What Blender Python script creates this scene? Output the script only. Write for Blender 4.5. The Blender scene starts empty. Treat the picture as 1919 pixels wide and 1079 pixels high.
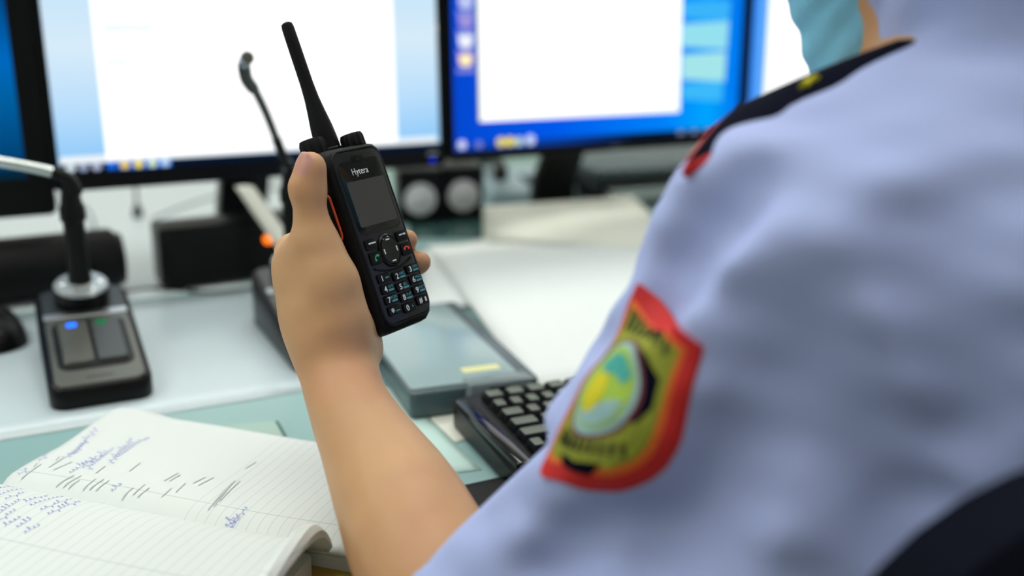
import bpy, bmesh, math, random
import numpy as np
from mathutils import Vector, Matrix
from mathutils.bvhtree import BVHTree
random.seed(7); np.random.seed(7)
SC = bpy.context.scene
COL = SC.collection
V = Vector
PI = math.pi

# ------------------------------------------------------------------ camera
FPX, PITCH, ROLL, YAW = 1900.0, math.radians(16.3), math.radians(0.6), math.radians(27)
DESK = 0.74
CAM = V((0, 0, DESK + .34))
_Fh = V((math.sin(YAW), math.cos(YAW), 0)); _R0 = V((math.cos(YAW), -math.sin(YAW), 0)); _U = V((0, 0, 1))
FW = _Fh * math.cos(PITCH) - _U * math.sin(PITCH)
_D0 = -_Fh * math.sin(PITCH) - _U * math.cos(PITCH)
RT = _R0 * math.cos(ROLL) - _D0 * math.sin(ROLL)
DN = _D0 * math.cos(ROLL) + _R0 * math.sin(ROLL)
cd = bpy.data.cameras.new('camera'); cam = bpy.data.objects.new('camera', cd); COL.objects.link(cam)
cd.sensor_width = 36.0; cd.lens = FPX / 1919 * 36.0
cd.clip_start = .02; cd.clip_end = 50
cd.dof.use_dof = True; cd.dof.focus_distance = .65; cd.dof.aperture_fstop = 2.5; cd.dof.aperture_blades = 9
cam.matrix_world = Matrix(((RT.x, -DN.x, -FW.x, CAM.x), (RT.y, -DN.y, -FW.y, CAM.y), (RT.z, -DN.z, -FW.z, CAM.z), (0, 0, 0, 1)))
SC.camera = cam
def P(px, py, z):                       # a point of the room, as sighted from the tripod, z metres along the view
    return CAM + (RT * ((px - 959.5) / FPX) + DN * ((py - 539.5) / FPX) + FW) * z
def G(px, py, h=0.0):                   # a sighted point on the level h above the desk top
    r = RT * ((px - 959.5) / FPX) + DN * ((py - 539.5) / FPX) + FW
    return CAM + r * ((DESK + h - CAM.z) / r.z)

def on_y(px, py, Y):                    # a sighted point on the upright plane Y
    r = RT * ((px - 959.5) / FPX) + DN * ((py - 539.5) / FPX) + FW
    return CAM + r * (Y / r.y)
# ------------------------------------------------------------------ world, view
w = bpy.data.worlds.new('world'); SC.world = w; w.use_nodes = True
w.node_tree.nodes['Background'].inputs[0].default_value = (.75, .85, 1, 1)
w.node_tree.nodes['Background'].inputs[1].default_value = .5
SC.view_settings.view_transform = 'Standard'; SC.view_settings.look = 'None'
SC.view_settings.gamma = 1.0; SC.view_settings.use_curve_mapping = False
SC.view_settings.exposure = 0.0
PANEL_STRENGTH = 7.0

# ------------------------------------------------------------------ materials
def lin(c):
    return tuple((x / 255 / 12.92 if x / 255 <= .04045 else ((x / 255 + .055) / 1.055) ** 2.4) for x in c)
def mat(name, rgb, rough=.5, metal=0, spec=.5, noise=0, nscale=40, bump=0, coat=0, sss=0, emit=None, estr=0, alpha=1):
    m = bpy.data.materials.new(name); m.use_nodes = True
    nt = m.node_tree; b = nt.nodes['Principled BSDF']; c = lin(rgb)
    b.inputs['Base Color'].default_value = (*c, 1); b.inputs['Roughness'].default_value = rough
    b.inputs['Metallic'].default_value = metal; b.inputs['Specular IOR Level'].default_value = spec
    b.inputs['Coat Weight'].default_value = coat; b.inputs['Coat Roughness'].default_value = .05
    b.inputs['Alpha'].default_value = alpha
    if sss:
        b.inputs['Subsurface Weight'].default_value = sss; b.inputs['Subsurface Radius'].default_value = (.012, .005, .003)
        b.inputs['Subsurface Scale'].default_value = .5
    if emit:
        b.inputs['Emission Color'].default_value = (*lin(emit), 1); b.inputs['Emission Strength'].default_value = estr
    if noise or bump:
        tc = nt.nodes.new('ShaderNodeTexCoord'); n = nt.nodes.new('ShaderNodeTexNoise')
        n.inputs['Scale'].default_value = nscale; n.inputs['Detail'].default_value = 4
        nt.links.new(tc.outputs['Object'], n.inputs['Vector'])
        if noise:
            mx = nt.nodes.new('ShaderNodeMixRGB'); mx.inputs[1].default_value = (*[x * (1 - noise) for x in c], 1)
            mx.inputs[2].default_value = (*[min(1, x * (1 + noise)) for x in c], 1)
            nt.links.new(n.outputs['Fac'], mx.inputs[0]); nt.links.new(mx.outputs[0], b.inputs['Base Color'])
        if bump:
            bp = nt.nodes.new('ShaderNodeBump'); bp.inputs['Strength'].default_value = bump; bp.inputs['Distance'].default_value = .001
            nt.links.new(n.outputs['Fac'], bp.inputs['Height']); nt.links.new(bp.outputs[0], b.inputs['Normal'])
    return m
def emat(name, rgb, s=1.0):
    m = bpy.data.materials.new(name); m.use_nodes = True; nt = m.node_tree; nt.nodes.clear()
    o = nt.nodes.new('ShaderNodeOutputMaterial'); e = nt.nodes.new('ShaderNodeEmission')
    e.inputs[0].default_value = (*lin(rgb), 1); e.inputs[1].default_value = s
    nt.links.new(e.outputs[0], o.inputs[0]); return m
def ramp_emat(name, stops, axis='X', s=1.0, span=1.0, wob=0.0):
    """a screen's picture: colours running along one axis of the panel (object coordinates, metres)"""
    m = emat(name, (255, 255, 255), s); nt = m.node_tree; e = [n for n in nt.nodes if n.type == 'EMISSION'][0]
    tc = nt.nodes.new('ShaderNodeTexCoord'); sp = nt.nodes.new('ShaderNodeSeparateXYZ'); mr = nt.nodes.new('ShaderNodeMath'); mr.operation = 'DIVIDE'
    mr.inputs[1].default_value = span; cr = nt.nodes.new('ShaderNodeValToRGB')
    nt.links.new(tc.outputs['Object'], sp.inputs[0]); nt.links.new(sp.outputs[axis], mr.inputs[0]); src = mr.outputs[0]
    if wob:
        n = nt.nodes.new('ShaderNodeTexNoise'); n.inputs['Scale'].default_value = 5; ad = nt.nodes.new('ShaderNodeMath'); ad.operation = 'MULTIPLY_ADD'
        ad.inputs[1].default_value = wob; nt.links.new(tc.outputs['Object'], n.inputs['Vector']); nt.links.new(n.outputs['Fac'], ad.inputs[0]); nt.links.new(src, ad.inputs[2]); src = ad.outputs[0]
    nt.links.new(src, cr.inputs[0])
    while len(cr.color_ramp.elements) < len(stops): cr.color_ramp.elements.new(.5)
    for el, (p, c) in zip(cr.color_ramp.elements, stops): el.position = p; el.color = (*lin(c), 1)
    nt.links.new(cr.outputs[0], e.inputs[0]); return m

M = dict(
    desk=mat('desk laminate', (146, 184, 181), .2, noise=.06, nscale=9, spec=.6),
    wall=mat('wall paint', (222, 224, 220), .8, noise=.03, nscale=6), ceil=mat('ceiling tile', (235, 236, 234), .9, noise=.03, nscale=30),
    floor=mat('floor vinyl', (120, 118, 112), .5, noise=.15, nscale=18),
    black=mat('black plastic', (13, 14, 15), .32, spec=.2), blackm=mat('matt black plastic', (13, 14, 15), .5, spec=.18, bump=.15, nscale=900),
    bezel=mat('black bezel', (9, 11, 13), .3, spec=.16), rubber=mat('black rubber', (11, 12, 13), .5, spec=.22, bump=.1, nscale=1200),
    gloss=mat('black gloss', (7, 8, 9), .06, spec=.4), grey=mat('grey metal paint', (88, 92, 84), .3, metal=.4),
    greyd=mat('dark grey metal paint', (62, 68, 66), .35, metal=.5), chrome=mat('chrome', (205, 212, 208), .2, metal=1),
    steel=mat('steel', (185, 190, 192), .3, metal=1), cone=mat('speaker cone', (252, 252, 253), .3),
    paper=mat('white paper', (222, 229, 226), .7, noise=.02, nscale=60), paper2=mat('cream paper', (222, 226, 212), .7, noise=.03, nscale=40),
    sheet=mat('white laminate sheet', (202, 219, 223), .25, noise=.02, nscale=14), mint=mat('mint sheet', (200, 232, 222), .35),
    skin=mat('skin', (208, 163, 118), .48, noise=.12, nscale=26, sss=.12, spec=.4, bump=.25), nail=mat('nail', (206, 152, 134), .3, sss=.1),
    shirt=mat('pale blue shirt cotton', (174, 188, 234), .85, spec=.15, bump=.2, nscale=700), navy=mat('navy cloth', (10, 13, 30), .9, spec=.05),
    red=mat('red braid', (205, 32, 30), .7), orange=mat('orange thread', (232, 110, 34), .7), olive=mat('olive thread', (140, 148, 40), .8, noise=.2, nscale=300),
    yellow=mat('yellow thread', (214, 206, 30), .8), lime=mat('lime thread', (160, 196, 70), .8, noise=.25, nscale=160), teal=mat('teal thread', (70, 175, 165), .8), maroon=mat('maroon thread', (110, 44, 60), .8), pale=mat('pale blue thread', (150, 190, 190), .8), darkthread=mat('dark green thread', (44, 50, 26), .85),
    mask=mat('pleated mask fabric', (130, 205, 236), .8, noise=.15, nscale=30), hair=mat('dark hair', (25, 20, 18), .5, bump=.5, nscale=400),
    trouser=mat('navy trouser cloth', (24, 28, 44), .85), shoe=mat('black leather', (18, 18, 19), .35), chair=mat('black chair fabric', (13, 17, 29), .9, spec=.1, bump=.3, nscale=700),
    ink=mat('blue violet ink', (92, 92, 190), .6), inkf=mat('faded blue ink', (160, 168, 222), .6), print=mat('grey print', (186, 194, 194), .7), ochre=mat('ochre cover', (190, 160, 70), .6),
    key=mat('olive grey key reflection', (88, 98, 82), .35), ring=mat('brushed bright ring', (176, 184, 184), .3, metal=.5), smoke=mat('smoky plastic', (150, 174, 176), .15, noise=.06, nscale=12), smoked=mat('dark smoky plastic', (70, 88, 92), .25),
    clear=mat('clear plastic', (150, 165, 165), .12, alpha=.55), glassedge=mat('green glass edge', (18, 84, 74), .2), white=mat('white legend', (236, 238, 238), .5),
    cyan=mat('teal legend', (70, 140, 150), .5, emit=(60, 130, 140), estr=.12), ptt=mat('orange trim', (226, 84, 30), .5), grn=mat('green legend', (40, 170, 110), .5, emit=(40, 170, 110), estr=.1), rdl=mat('red legend', (214, 60, 34), .5, emit=(214, 60, 34), estr=.1),
    lcd=mat('unlit display glass', (36, 31, 36), .08, spec=1.0), cable=mat('black cable', (24, 26, 27), .5), eye=mat('eye', (235, 232, 226), .2),
    ledo=emat('orange lamp', (255, 120, 30), 2.2), ledb=emat('blue lamp', (30, 110, 255), 2.4), ledg=emat('green lamp', (20, 150, 90), .7), ledb2=emat('standby blue lamp', (24, 50, 235), 1.0),
    panel=emat('ceiling lamp diffuser', (255, 253, 248), PANEL_STRENGTH),
)
# blood-red mottling of the skin
nt = M['skin'].node_tree; b = nt.nodes['Principled BSDF']; lk = b.inputs['Base Color'].links[0]; src = lk.from_socket
tc = nt.nodes.new('ShaderNodeTexCoord'); n2 = nt.nodes.new('ShaderNodeTexNoise'); n2.inputs['Scale'].default_value = 17; n2.inputs['Detail'].default_value = 3
mr = nt.nodes.new('ShaderNodeMapRange'); mr.inputs[1].default_value = .45; mr.inputs[2].default_value = .75; mr.inputs[4].default_value = .55
mx = nt.nodes.new('ShaderNodeMixRGB'); mx.inputs[2].default_value = (*lin((203, 142, 104)), 1)
nt.links.new(tc.outputs['Object'], n2.inputs['Vector']); nt.links.new(n2.outputs['Fac'], mr.inputs[0]); nt.links.new(mr.outputs[0], mx.inputs[0]); nt.links.new(src, mx.inputs[1]); nt.links.new(mx.outputs[0], b.inputs['Base Color'])
# page with ruled lines
def ruled(name, pitch, x0=-9, x1=9, y_line=None):
    m = mat(name, (221, 229, 226), .75); nt = m.node_tree; b = nt.nodes['Principled BSDF']
    tc = nt.nodes.new('ShaderNodeTexCoord'); sp = nt.nodes.new('ShaderNodeSeparateXYZ'); nt.links.new(tc.outputs['Object'], sp.inputs[0])
    def mth(op, a, bb):
        n = nt.nodes.new('ShaderNodeMath'); n.operation = op
        for i, x in enumerate((a, bb)):
            if x is None: continue
            if isinstance(x, (int, float)): n.inputs[i].default_value = x
            else: nt.links.new(x, n.inputs[i])
        return n.outputs[0]
    t = mth('MODULO', mth('ADD', sp.outputs[0], 5.0), pitch); f = mth('LESS_THAN', t, .00032)
    f = mth('MULTIPLY', f, mth('GREATER_THAN', sp.outputs[0], x0))
    if y_line is not None:
        g = mth('LESS_THAN', mth('ABSOLUTE', mth('SUBTRACT', sp.outputs[1], y_line), None), .0003); f = mth('MAXIMUM', f, g)
    mx = nt.nodes.new('ShaderNodeMixRGB'); mx.inputs[1].default_value = (*lin((221, 229, 226)), 1); mx.inputs[2].default_value = (*lin((182, 196, 198)), 1)
    nt.links.new(f, mx.inputs[0]); nt.links.new(mx.outputs[0], b.inputs['Base Color']); return m
M['ruled_near'] = ruled('ruled page paper', .0072, y_line=-.075); M['ruled_far'] = ruled('printed and ruled page paper', .0072, x0=.135, y_line=.02)

# ------------------------------------------------------------------ mesh builders
class MB:
    def __init__(s): s.v = []; s.f = []; s.m = []
    def add(s, vs, fs, mi=0):
        o = len(s.v); s.v += [tuple(x) for x in vs]; s.f += [tuple(i + o for i in f) for f in fs]; s.m += [mi] * len(fs); return s
    def loft(s, loops, mi=0, cap=True, closed=True):
        n = len(loops[0]); vs = [p for l in loops for p in l]; fs = []
        for k in range(len(loops) - 1):
            for i in range(n if closed else n - 1):
                j = (i + 1) % n; fs.append((k * n + i, k * n + j, (k + 1) * n + j, (k + 1) * n + i))
        if cap and closed: fs.append(tuple(reversed(range(n)))); fs.append(tuple((len(loops) - 1) * n + i for i in range(n)))
        return s.add(vs, fs, mi)
    def box(s, c, sz, mi=0, bev=0.0):
        x, y, z = (a / 2 for a in sz); b = min(bev, .49 * min(sz))
        return s.prism(c[0], c[1], sz[0], sz[1], b if b else 0, c[2] - z, c[2] + z, b * .7, mi, seg=3 if b else 1)
    def prism(s, cx, cy, wx, wy, r, z0, z1, bev=0, mi=0, seg=5, bevbot=True):
        def loop(ins, z):
            return [V((cx + p[0], cy + p[1], z)) for p in rrect(wx - 2 * ins, wy - 2 * ins, max(r - ins, 0), seg)]
        if bev:
            L = [loop(bev, z0), loop(0, z0 + bev)] if bevbot else [loop(0, z0)]
            L += [loop(0, z1 - bev), loop(bev * .3, z1 - bev * .3), loop(bev, z1)]
        else: L = [loop(0, z0), loop(0, z1)]
        return s.loft(L, mi)
    def tube(s, pts, r, n=12, mi=0):
        pts = [V(p) for p in pts]; rs = r if isinstance(r, (list, tuple)) else [r] * len(pts)
        loops = []; up = None
        for i, p in enumerate(pts):
            t = (pts[min(i + 1, len(pts) - 1)] - pts[max(i - 1, 0)]).normalized()
            if up is None: up = V((0, 0, 1)) if abs(t.z) < .9 else V((1, 0, 0))
            a = t.cross(up).normalized(); b = a.cross(t).normalized(); up = b
            loops.append([p + (a * math.cos(2 * PI * k / n) + b * math.sin(2 * PI * k / n)) * rs[i] for k in range(n)])
        return s.loft([list(reversed(l)) for l in loops], mi)
    def lathe(s, prof, n=32, c=(0, 0, 0), mi=0, ridges=0, ramp=0, cap=True):
        loops = [[V((c[0] + r * k_(i, n, ridges, ramp) * math.cos(2 * PI * i / n), c[1] + r * k_(i, n, ridges, ramp) * math.sin(2 * PI * i / n), c[2] + z)) for i in range(n)] for r, z in prof]
        return s.loft(loops, mi, cap)
    def grid(s, rows, mi=0):
        n = len(rows[0]); return s.add([p for r in rows for p in r], [(k * n + i, k * n + i + 1, (k + 1) * n + i + 1, (k + 1) * n + i) for k in range(len(rows) - 1) for i in range(n - 1)], mi)
    def xf(s, mtx):
        s.v = [tuple(mtx @ V(p)) for p in s.v]; return s
def k_(i, n, ridges, ramp): return 1.0 if not ridges else 1 + ramp * (1 if math.cos(2 * PI * i / n * ridges) > 0 else -1)
def rrect(wx, wy, r, seg=5):
    x, y = wx / 2, wy / 2; r = min(r, x, y)
    if r <= 1e-6: return [(-x, -y), (x, -y), (x, y), (-x, y)] if seg <= 1 else [q for c in ((-x, -y), (x, -y), (x, y), (-x, y)) for q in [c] * (seg + 1)]
    out = []
    for cx, cy, a0 in ((-x + r, -y + r, PI), (x - r, -y + r, 1.5 * PI), (x - r, y - r, 0), (-x + r, y - r, .5 * PI)):
        for k in range(seg + 1):
            a = a0 + k / seg * PI / 2; out.append((cx + r * math.cos(a), cy + r * math.sin(a)))
    return out
def obj(name, mb, m, parent=None, world=False, ang=38, smooth=True):
    me = bpy.data.meshes.new(name)
    if isinstance(mb, MB):
        me.from_pydata(mb.v, [], mb.f); 
        for x in (m if isinstance(m, (list, tuple)) else [m]): me.materials.append(x)
        if any(mb.m): me.polygons.foreach_set('material_index', mb.m)
        bm = bmesh.new(); bm.from_mesh(me); bmesh.ops.remove_doubles(bm, verts=bm.verts, dist=1e-6); bmesh.ops.recalc_face_normals(bm, faces=bm.faces); bm.to_mesh(me); bm.free()
    else:
        me = mb; me.name = name
        if m is not None:
            me.materials.clear()
            for x in (m if isinstance(m, (list, tuple)) else [m]): me.materials.append(x)
    if smooth:
        me.polygons.foreach_set('use_smooth', [True] * len(me.polygons)); me.set_sharp_from_angle(angle=math.radians(ang))
    me.update()
    o = bpy.data.objects.new(name, me); COL.objects.link(o)
    if parent:
        o.parent = parent
        if world:
            bpy.context.view_layer.update(); o.matrix_parent_inverse = parent.matrix_world.inverted()
    return o
def tag(o, label, cat, group=None):
    o['label'] = label; o['category'] = cat
    if group: o['group'] = group
    return o
def thing(name, label, cat, loc=(0, 0, 0), rz=0, group=None, mtx=None):
    o = bpy.data.objects.new(name, None); COL.objects.link(o); o.empty_display_size = .02
    if mtx is not None: o.matrix_basis = mtx
    else: o.location = loc; o.rotation_euler = (0, 0, rz)
    bpy.context.view_layer.update()
    return tag(o, label, cat, group)
def basis(o): 
    return o.matrix_basis
def struct(name, mb, m): 
    o = obj(name, mb, m); o['kind'] = 'structure'; return o
def text_mesh(s, size, depth=.0001, shear=0, bold=0, space=1.0):
    cu = bpy.data.curves.new('t', 'FONT'); cu.body = s; cu.size = size; cu.extrude = depth; cu.align_x = 'CENTER'; cu.align_y = 'CENTER'; cu.shear = shear; cu.offset = bold; cu.space_character = space
    o = bpy.data.objects.new('t', cu); COL.objects.link(o); dg = bpy.context.evaluated_depsgraph_get(); dg.update()
    me = bpy.data.meshes.new_from_object(o.evaluated_get(dg)); bpy.data.objects.remove(o); bpy.data.curves.remove(cu); return me
def text(name, s, size, m, parent, mtx, **k):
    me = text_mesh(s, size, **k); me.transform(mtx); return obj(name, me, m, parent, smooth=False)
def bez(pts, n=8):
    """Catmull-Rom through the points"""
    pts = [V(p) for p in pts]; out = []
    for i in range(len(pts) - 1):
        a, b, c, d = pts[max(i - 1, 0)], pts[i], pts[i + 1], pts[min(i + 2, len(pts) - 1)]
        for k in range(n):
            t = k / n; out.append(.5 * ((2 * b) + (c - a) * t + (2 * a - 5 * b + 4 * c - d) * t * t + (3 * b - a - 3 * c + d) * t ** 3))
    out.append(pts[-1]); return out

# ------------------------------------------------------------------ smooth solids (distance fields meshed with surface nets)
class Field:
    def __init__(s, lo, hi, h):
        s.h = h; s.lo = np.array(lo, float); s.n = np.ceil((np.array(hi) - s.lo) / h).astype(int) + 1
        s.ax = [(s.lo[i] + np.arange(s.n[i]) * h).astype(np.float32) for i in range(3)]
        s.d = np.full(s.n, .06, np.float32)
    def sl(s, lo, hi):
        a = np.clip(np.floor((np.array(lo) - s.lo) / s.h).astype(int), 0, s.n); b = np.clip(np.ceil((np.array(hi) - s.lo) / s.h).astype(int) + 1, 0, s.n)
        return tuple(slice(x, y) for x, y in zip(a, b))
    def pts(s, S): return np.meshgrid(*[a[q] for a, q in zip(s.ax, S)], indexing='ij', sparse=True)
    def cap_d(s, S, p, q, r1, r2, sq=None):
        X, Y, Z = s.pts(S); p = np.array(p, np.float32); q = np.array(q, np.float32); e = q - p; L = max(float(e @ e), 1e-9)
        x, y, z = X - p[0], Y - p[1], Z - p[2]
        t = np.clip((x * e[0] + y * e[1] + z * e[2]) / L, 0, 1)
        dx, dy, dz = x - t * e[0], y - t * e[1], z - t * e[2]
        d2 = dx * dx + dy * dy + dz * dz
        if sq is not None:                      # flattened: stretch distance along one direction
            nv, f = sq; c = dx * nv[0] + dy * nv[1] + dz * nv[2]; d2 = d2 + c * c * (f * f - 1)
        return np.sqrt(d2) - (r1 + (r2 - r1) * t)
    def cap(s, p, q, r1, r2=None, k=.006, sub=False, sq=None):
        r2 = r1 if r2 is None else r2; m = max(r1, r2) + max(.03, 2 * k)
        S = s.sl(np.minimum(p, q) - m, np.maximum(p, q) + m)
        if any(x.stop <= x.start for x in S): return s
        d = s.cap_d(S, p, q, r1, r2, sq); a = s.d[S]
        if sub:
            d = -d; hh = np.maximum(k - np.abs(a - d), 0) / k; s.d[S] = np.maximum(a, d) + hh * hh * k * .25
        else:
            hh = np.maximum(k - np.abs(a - d), 0) / k; s.d[S] = np.minimum(a, d) - hh * hh * k * .25
        return s
    def plane(s, p, n, k=.001):                  # keep the side the normal points away from
        X, Y, Z = np.meshgrid(*s.ax, indexing='ij', sparse=True); n = np.array(V(n).normalized())
        s.d = np.maximum(s.d, ((X - p[0]) * n[0] + (Y - p[1]) * n[1] + (Z - p[2]) * n[2]).astype(np.float32)); return s
    def wobble(s, amp, wl, seed):
        rng = np.random.RandomState(seed); X, Y, Z = np.meshgrid(*s.ax, indexing='ij', sparse=True)
        for _ in range(5):
            k = rng.normal(size=3); k *= 2 * PI / wl / np.linalg.norm(k) * rng.uniform(.7, 1.4); s.d = s.d + (amp * np.sin(k[0] * X + k[1] * Y + k[2] * Z + rng.uniform(0, 6))).astype(np.float32)
        return s
    def mesh(s, iters=2):
        d = s.d; ins = d < 0; n = np.array(d.shape) - 1
        cnt = np.zeros(n, np.int8)
        for i in (0, 1):
            for j in (0, 1):
                for k in (0, 1): cnt += ins[i:n[0] + i, j:n[1] + j, k:n[2] + k]
        act = np.argwhere((cnt > 0) & (cnt < 8)); idx = -np.ones(n, np.int64); idx[tuple(act.T)] = np.arange(len(act))
        acc = np.zeros((len(act), 3)); num = np.zeros(len(act))
        cor = [(i, j, k) for i in (0, 1) for j in (0, 1) for k in (0, 1)]
        dv = {c: d[act[:, 0] + c[0], act[:, 1] + c[1], act[:, 2] + c[2]] for c in cor}
        for a in cor:
            for ax in range(3):
                if a[ax]: continue
                b = list(a); b[ax] = 1; b = tuple(b); da, db = dv[a], dv[b]; cr = (da < 0) != (db < 0)
                t = np.where(cr, da / np.where(cr, da - db, 1), 0); p = np.array(a, float)[None, :].repeat(len(act), 0); p[:, ax] += t
                acc[cr] += p[cr]; num[cr] += 1
        vs = s.lo + (act + acc / num[:, None]) * s.h
        F = []
        for ax in range(3):
            o = [x for x in range(3) if x != ax]
            A = ins[tuple(slice(0, -1) if x == ax else slice(1, -1) for x in range(3))]; B = ins[tuple(slice(1, None) if x == ax else slice(1, -1) for x in range(3))]
            e = np.argwhere(A != B); off = np.array([1 if x != ax else 0 for x in range(3)]); fl = A[tuple(e.T)]; e = e + off
            q = []
            for (u, v_) in ((-1, -1), (0, -1), (0, 0), (-1, 0)):
                c = e.copy(); c[:, o[0]] += u; c[:, o[1]] += v_; q.append(idx[tuple(c.T)])
            q = np.stack(q, 1); flip = fl if ax != 1 else ~fl
            q[~flip] = q[~flip][:, ::-1]; F.append(q)
        F = np.concatenate(F); F = F[(F >= 0).all(1)]
        for _ in range(iters):                   # light smoothing
            sm = np.zeros_like(vs); c = np.zeros(len(vs))
            for a, b in ((0, 1), (1, 2), (2, 3), (3, 0)):
                np.add.at(sm, F[:, a], vs[F[:, b]]); np.add.at(sm, F[:, b], vs[F[:, a]]); np.add.at(c, F[:, a], 1); np.add.at(c, F[:, b], 1)
            vs = vs * .45 + sm / np.maximum(c, 1)[:, None] * .55
        return vs, F
def np_mesh(name, parts):
    vs = np.concatenate([p[0] for p in parts]); off = 0; F = []
    for v, f in parts: F.append(f + off); off += len(v)
    F = np.concatenate(F); me = bpy.data.meshes.new(name); me.vertices.add(len(vs)); me.vertices.foreach_set('co', vs.astype(np.float32).ravel())
    me.loops.add(len(F) * 4); me.loops.foreach_set('vertex_index', F.astype(np.int32).ravel())
    me.polygons.add(len(F)); me.polygons.foreach_set('loop_start', np.arange(0, len(F) * 4, 4, dtype=np.int32))
    me.update(calc_edges=True); me.validate(); return me
#==SETTING==
# ------------------------------------------------------------------ the room
RX0, RX1, RY0, RY1, RZ = -2.4, 3.0, -2.2, 3.0, 2.75
struct('floor', MB().box(((RX0 + RX1) / 2, (RY0 + RY1) / 2, -.05), (RX1 - RX0 + .4, RY1 - RY0 + .4, .1)), M['floor'])
struct('ceiling', MB().box(((RX0 + RX1) / 2, (RY0 + RY1) / 2, RZ + .05), (RX1 - RX0 + .4, RY1 - RY0 + .4, .1)), M['ceil'])
struct('wall_back', MB().box(((RX0 + RX1) / 2, RY1 + .1, RZ / 2), (RX1 - RX0 + .4, .2, RZ)), M['wall'])
struct('wall_front', MB().box(((RX0 + RX1) / 2, RY0 - .1, RZ / 2), (RX1 - RX0 + .4, .2, RZ)), M['wall'])
struct('wall_left', MB().box((RX0 - .1, (RY0 + RY1) / 2, RZ / 2), (.2, RY1 - RY0, RZ)), M['wall'])
struct('wall_right', MB().box((RX1 + .1, (RY0 + RY1) / 2, RZ / 2), (.2, RY1 - RY0, RZ)), M['wall'])
k = 0
for px in (-1.3, .3, 1.9):
    for py in (.6, 2.0):
        if (px, py) == (1.9, .6): py = -1.2  # extra unseen panel added behind the camera as fill for the person's back
        t = thing('ceiling_light', 'flush ceiling light panel with white diffuser out of view overhead', 'ceiling light', (px, py, RZ), 0, 'ceiling light panels')
        obj('frame', MB().prism(0, 0, 1.24, .64, .01, -.03, 0, .004), M['steel'], t)
        obj('diffuser', MB().prism(0, 0, 1.18, .58, .005, -.034, -.031), M['panel'], t)

# ------------------------------------------------------------------ the desk
DX0, DX1, DY0, DY1 = -1.3, 2.0, .455, 2.1
t = thing('desk', 'long teal grey laminate desk under the monitors and papers', 'desk', ((DX0 + DX1) / 2, (DY0 + DY1) / 2, 0))
obj('tabletop', MB().prism(0, 0, DX1 - DX0, DY1 - DY0, .02, DESK - .03, DESK, .003), M['desk'], t)
for sx in (-1, 1):
    obj('side_panel', MB().box((sx * (DX1 - DX0 - .1) / 2, 0, (DESK - .03) / 2), (.03, DY1 - DY0 - .2, DESK - .03)), M['desk'], t)
obj('back_panel', MB().box((0, (DY1 - DY0) / 2 - .15, (DESK - .03) / 2 + .1), (DX1 - DX0 - .13, .02, DESK - .23)), M['desk'], t)

tag(obj('wooden_strip', MB().box(((DX0 + DX1) / 2, DY1 - .05, DESK + .0155), (DX1 - DX0 - .02, .04, .03), bev=.003), mat('beige wood', (200, 184, 150), .5, noise=.1, nscale=12)), 'long beige wooden strip along the back edge of the desk', 'strip')

# ------------------------------------------------------------------ monitors
def make_monitor(label, x0, x1, y, zb, hgt, bez_b, bez_s, smat, ang=0, stand_y=.15, tilt=3):
    """screen from x0 to x1, its lower edge zb above the desk; local x across, y up the panel, z out of it"""
    wd = x1 - x0; T = Matrix.Translation((x0, y, DESK + zb)) @ Matrix.Rotation(ang, 4, 'Z') @ Matrix.Rotation(math.radians(90 - tilt), 4, 'X')
    c = T @ V((wd / 2, 0, 0)); dv = V((-math.sin(ang), math.cos(ang), 0)) * stand_y
    t = thing('monitor', label, 'monitor', (c.x + dv.x, c.y + dv.y, DESK), ang)
    inv = t.matrix_basis.inverted()
    fr = MB(); A = rrect(wd + 2 * bez_s, hgt + bez_b + bez_s, .008, 4); cx, cy = wd / 2, (hgt + bez_s - bez_b) / 2
    B = rrect(wd, hgt, .0005, 4)
    o = lambda L, z, dx=cx, dy=cy: [V((p[0] + dx, p[1] + dy, z)) for p in L]
    s_ = lambda k: [(p[0] * k, p[1] * k) for p in A]
    fr.loft([o(B, -.002, wd / 2, hgt / 2), o(B, .004, wd / 2, hgt / 2), o(s_(.995), .004), o(A, .001), o(A, -.022), o(s_(.93), -.03), o(s_(.5), -.05)], cap=False)
    fr.add(o(s_(.5), -.05), [tuple(range(len(A)))])
    bz = obj('bezel', fr, M['bezel'], t); bz.matrix_basis = inv @ T
    sc_p = panel('screen', T, 0, 0, wd, hgt, smat(wd), t); sc_p.matrix_basis = inv @ T
    # stand: foot plate, and a neck leaning forward to the panel's back
    top = inv @ (T @ V((wd / 2, .09, -.045)))
    r_ = lambda w_, d_, x, y_, z: [V((x + p[0], y_ + p[1], z)) for p in rrect(w_, d_, .004, 3)]
    obj('stand_neck', MB().loft([r_(.07, .03, 0, 0, .012), r_(.064, .03, 0, 0, .06), r_(.06, .024, top.x, top.y, top.z)]), M['black'], t)
    obj('stand_base', MB().prism(0, 0, .22, .14, .04, .0003, .012, .003), M['black'], t)
    return t, T, bz, sc_p
def uv(T, px, py):
    inv = T.inverted(); a = inv @ CAM; b = inv @ P(px, py, 1); d = b - a; k = -a.z / d.z; p = a + d * k; return p.x, p.y
def panel(name, T, x0, y0, x1, y1, m, parent, z=.0005, r=0, label=None):
    o = obj(name, MB().prism((x0 + x1) / 2, (y0 + y1) / 2, abs(x1 - x0), abs(y1 - y0), r, z - .0003, z, seg=4 if r else 1), m, parent, smooth=False)
    if label: o['label'] = label
    return o
SH = .27
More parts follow.
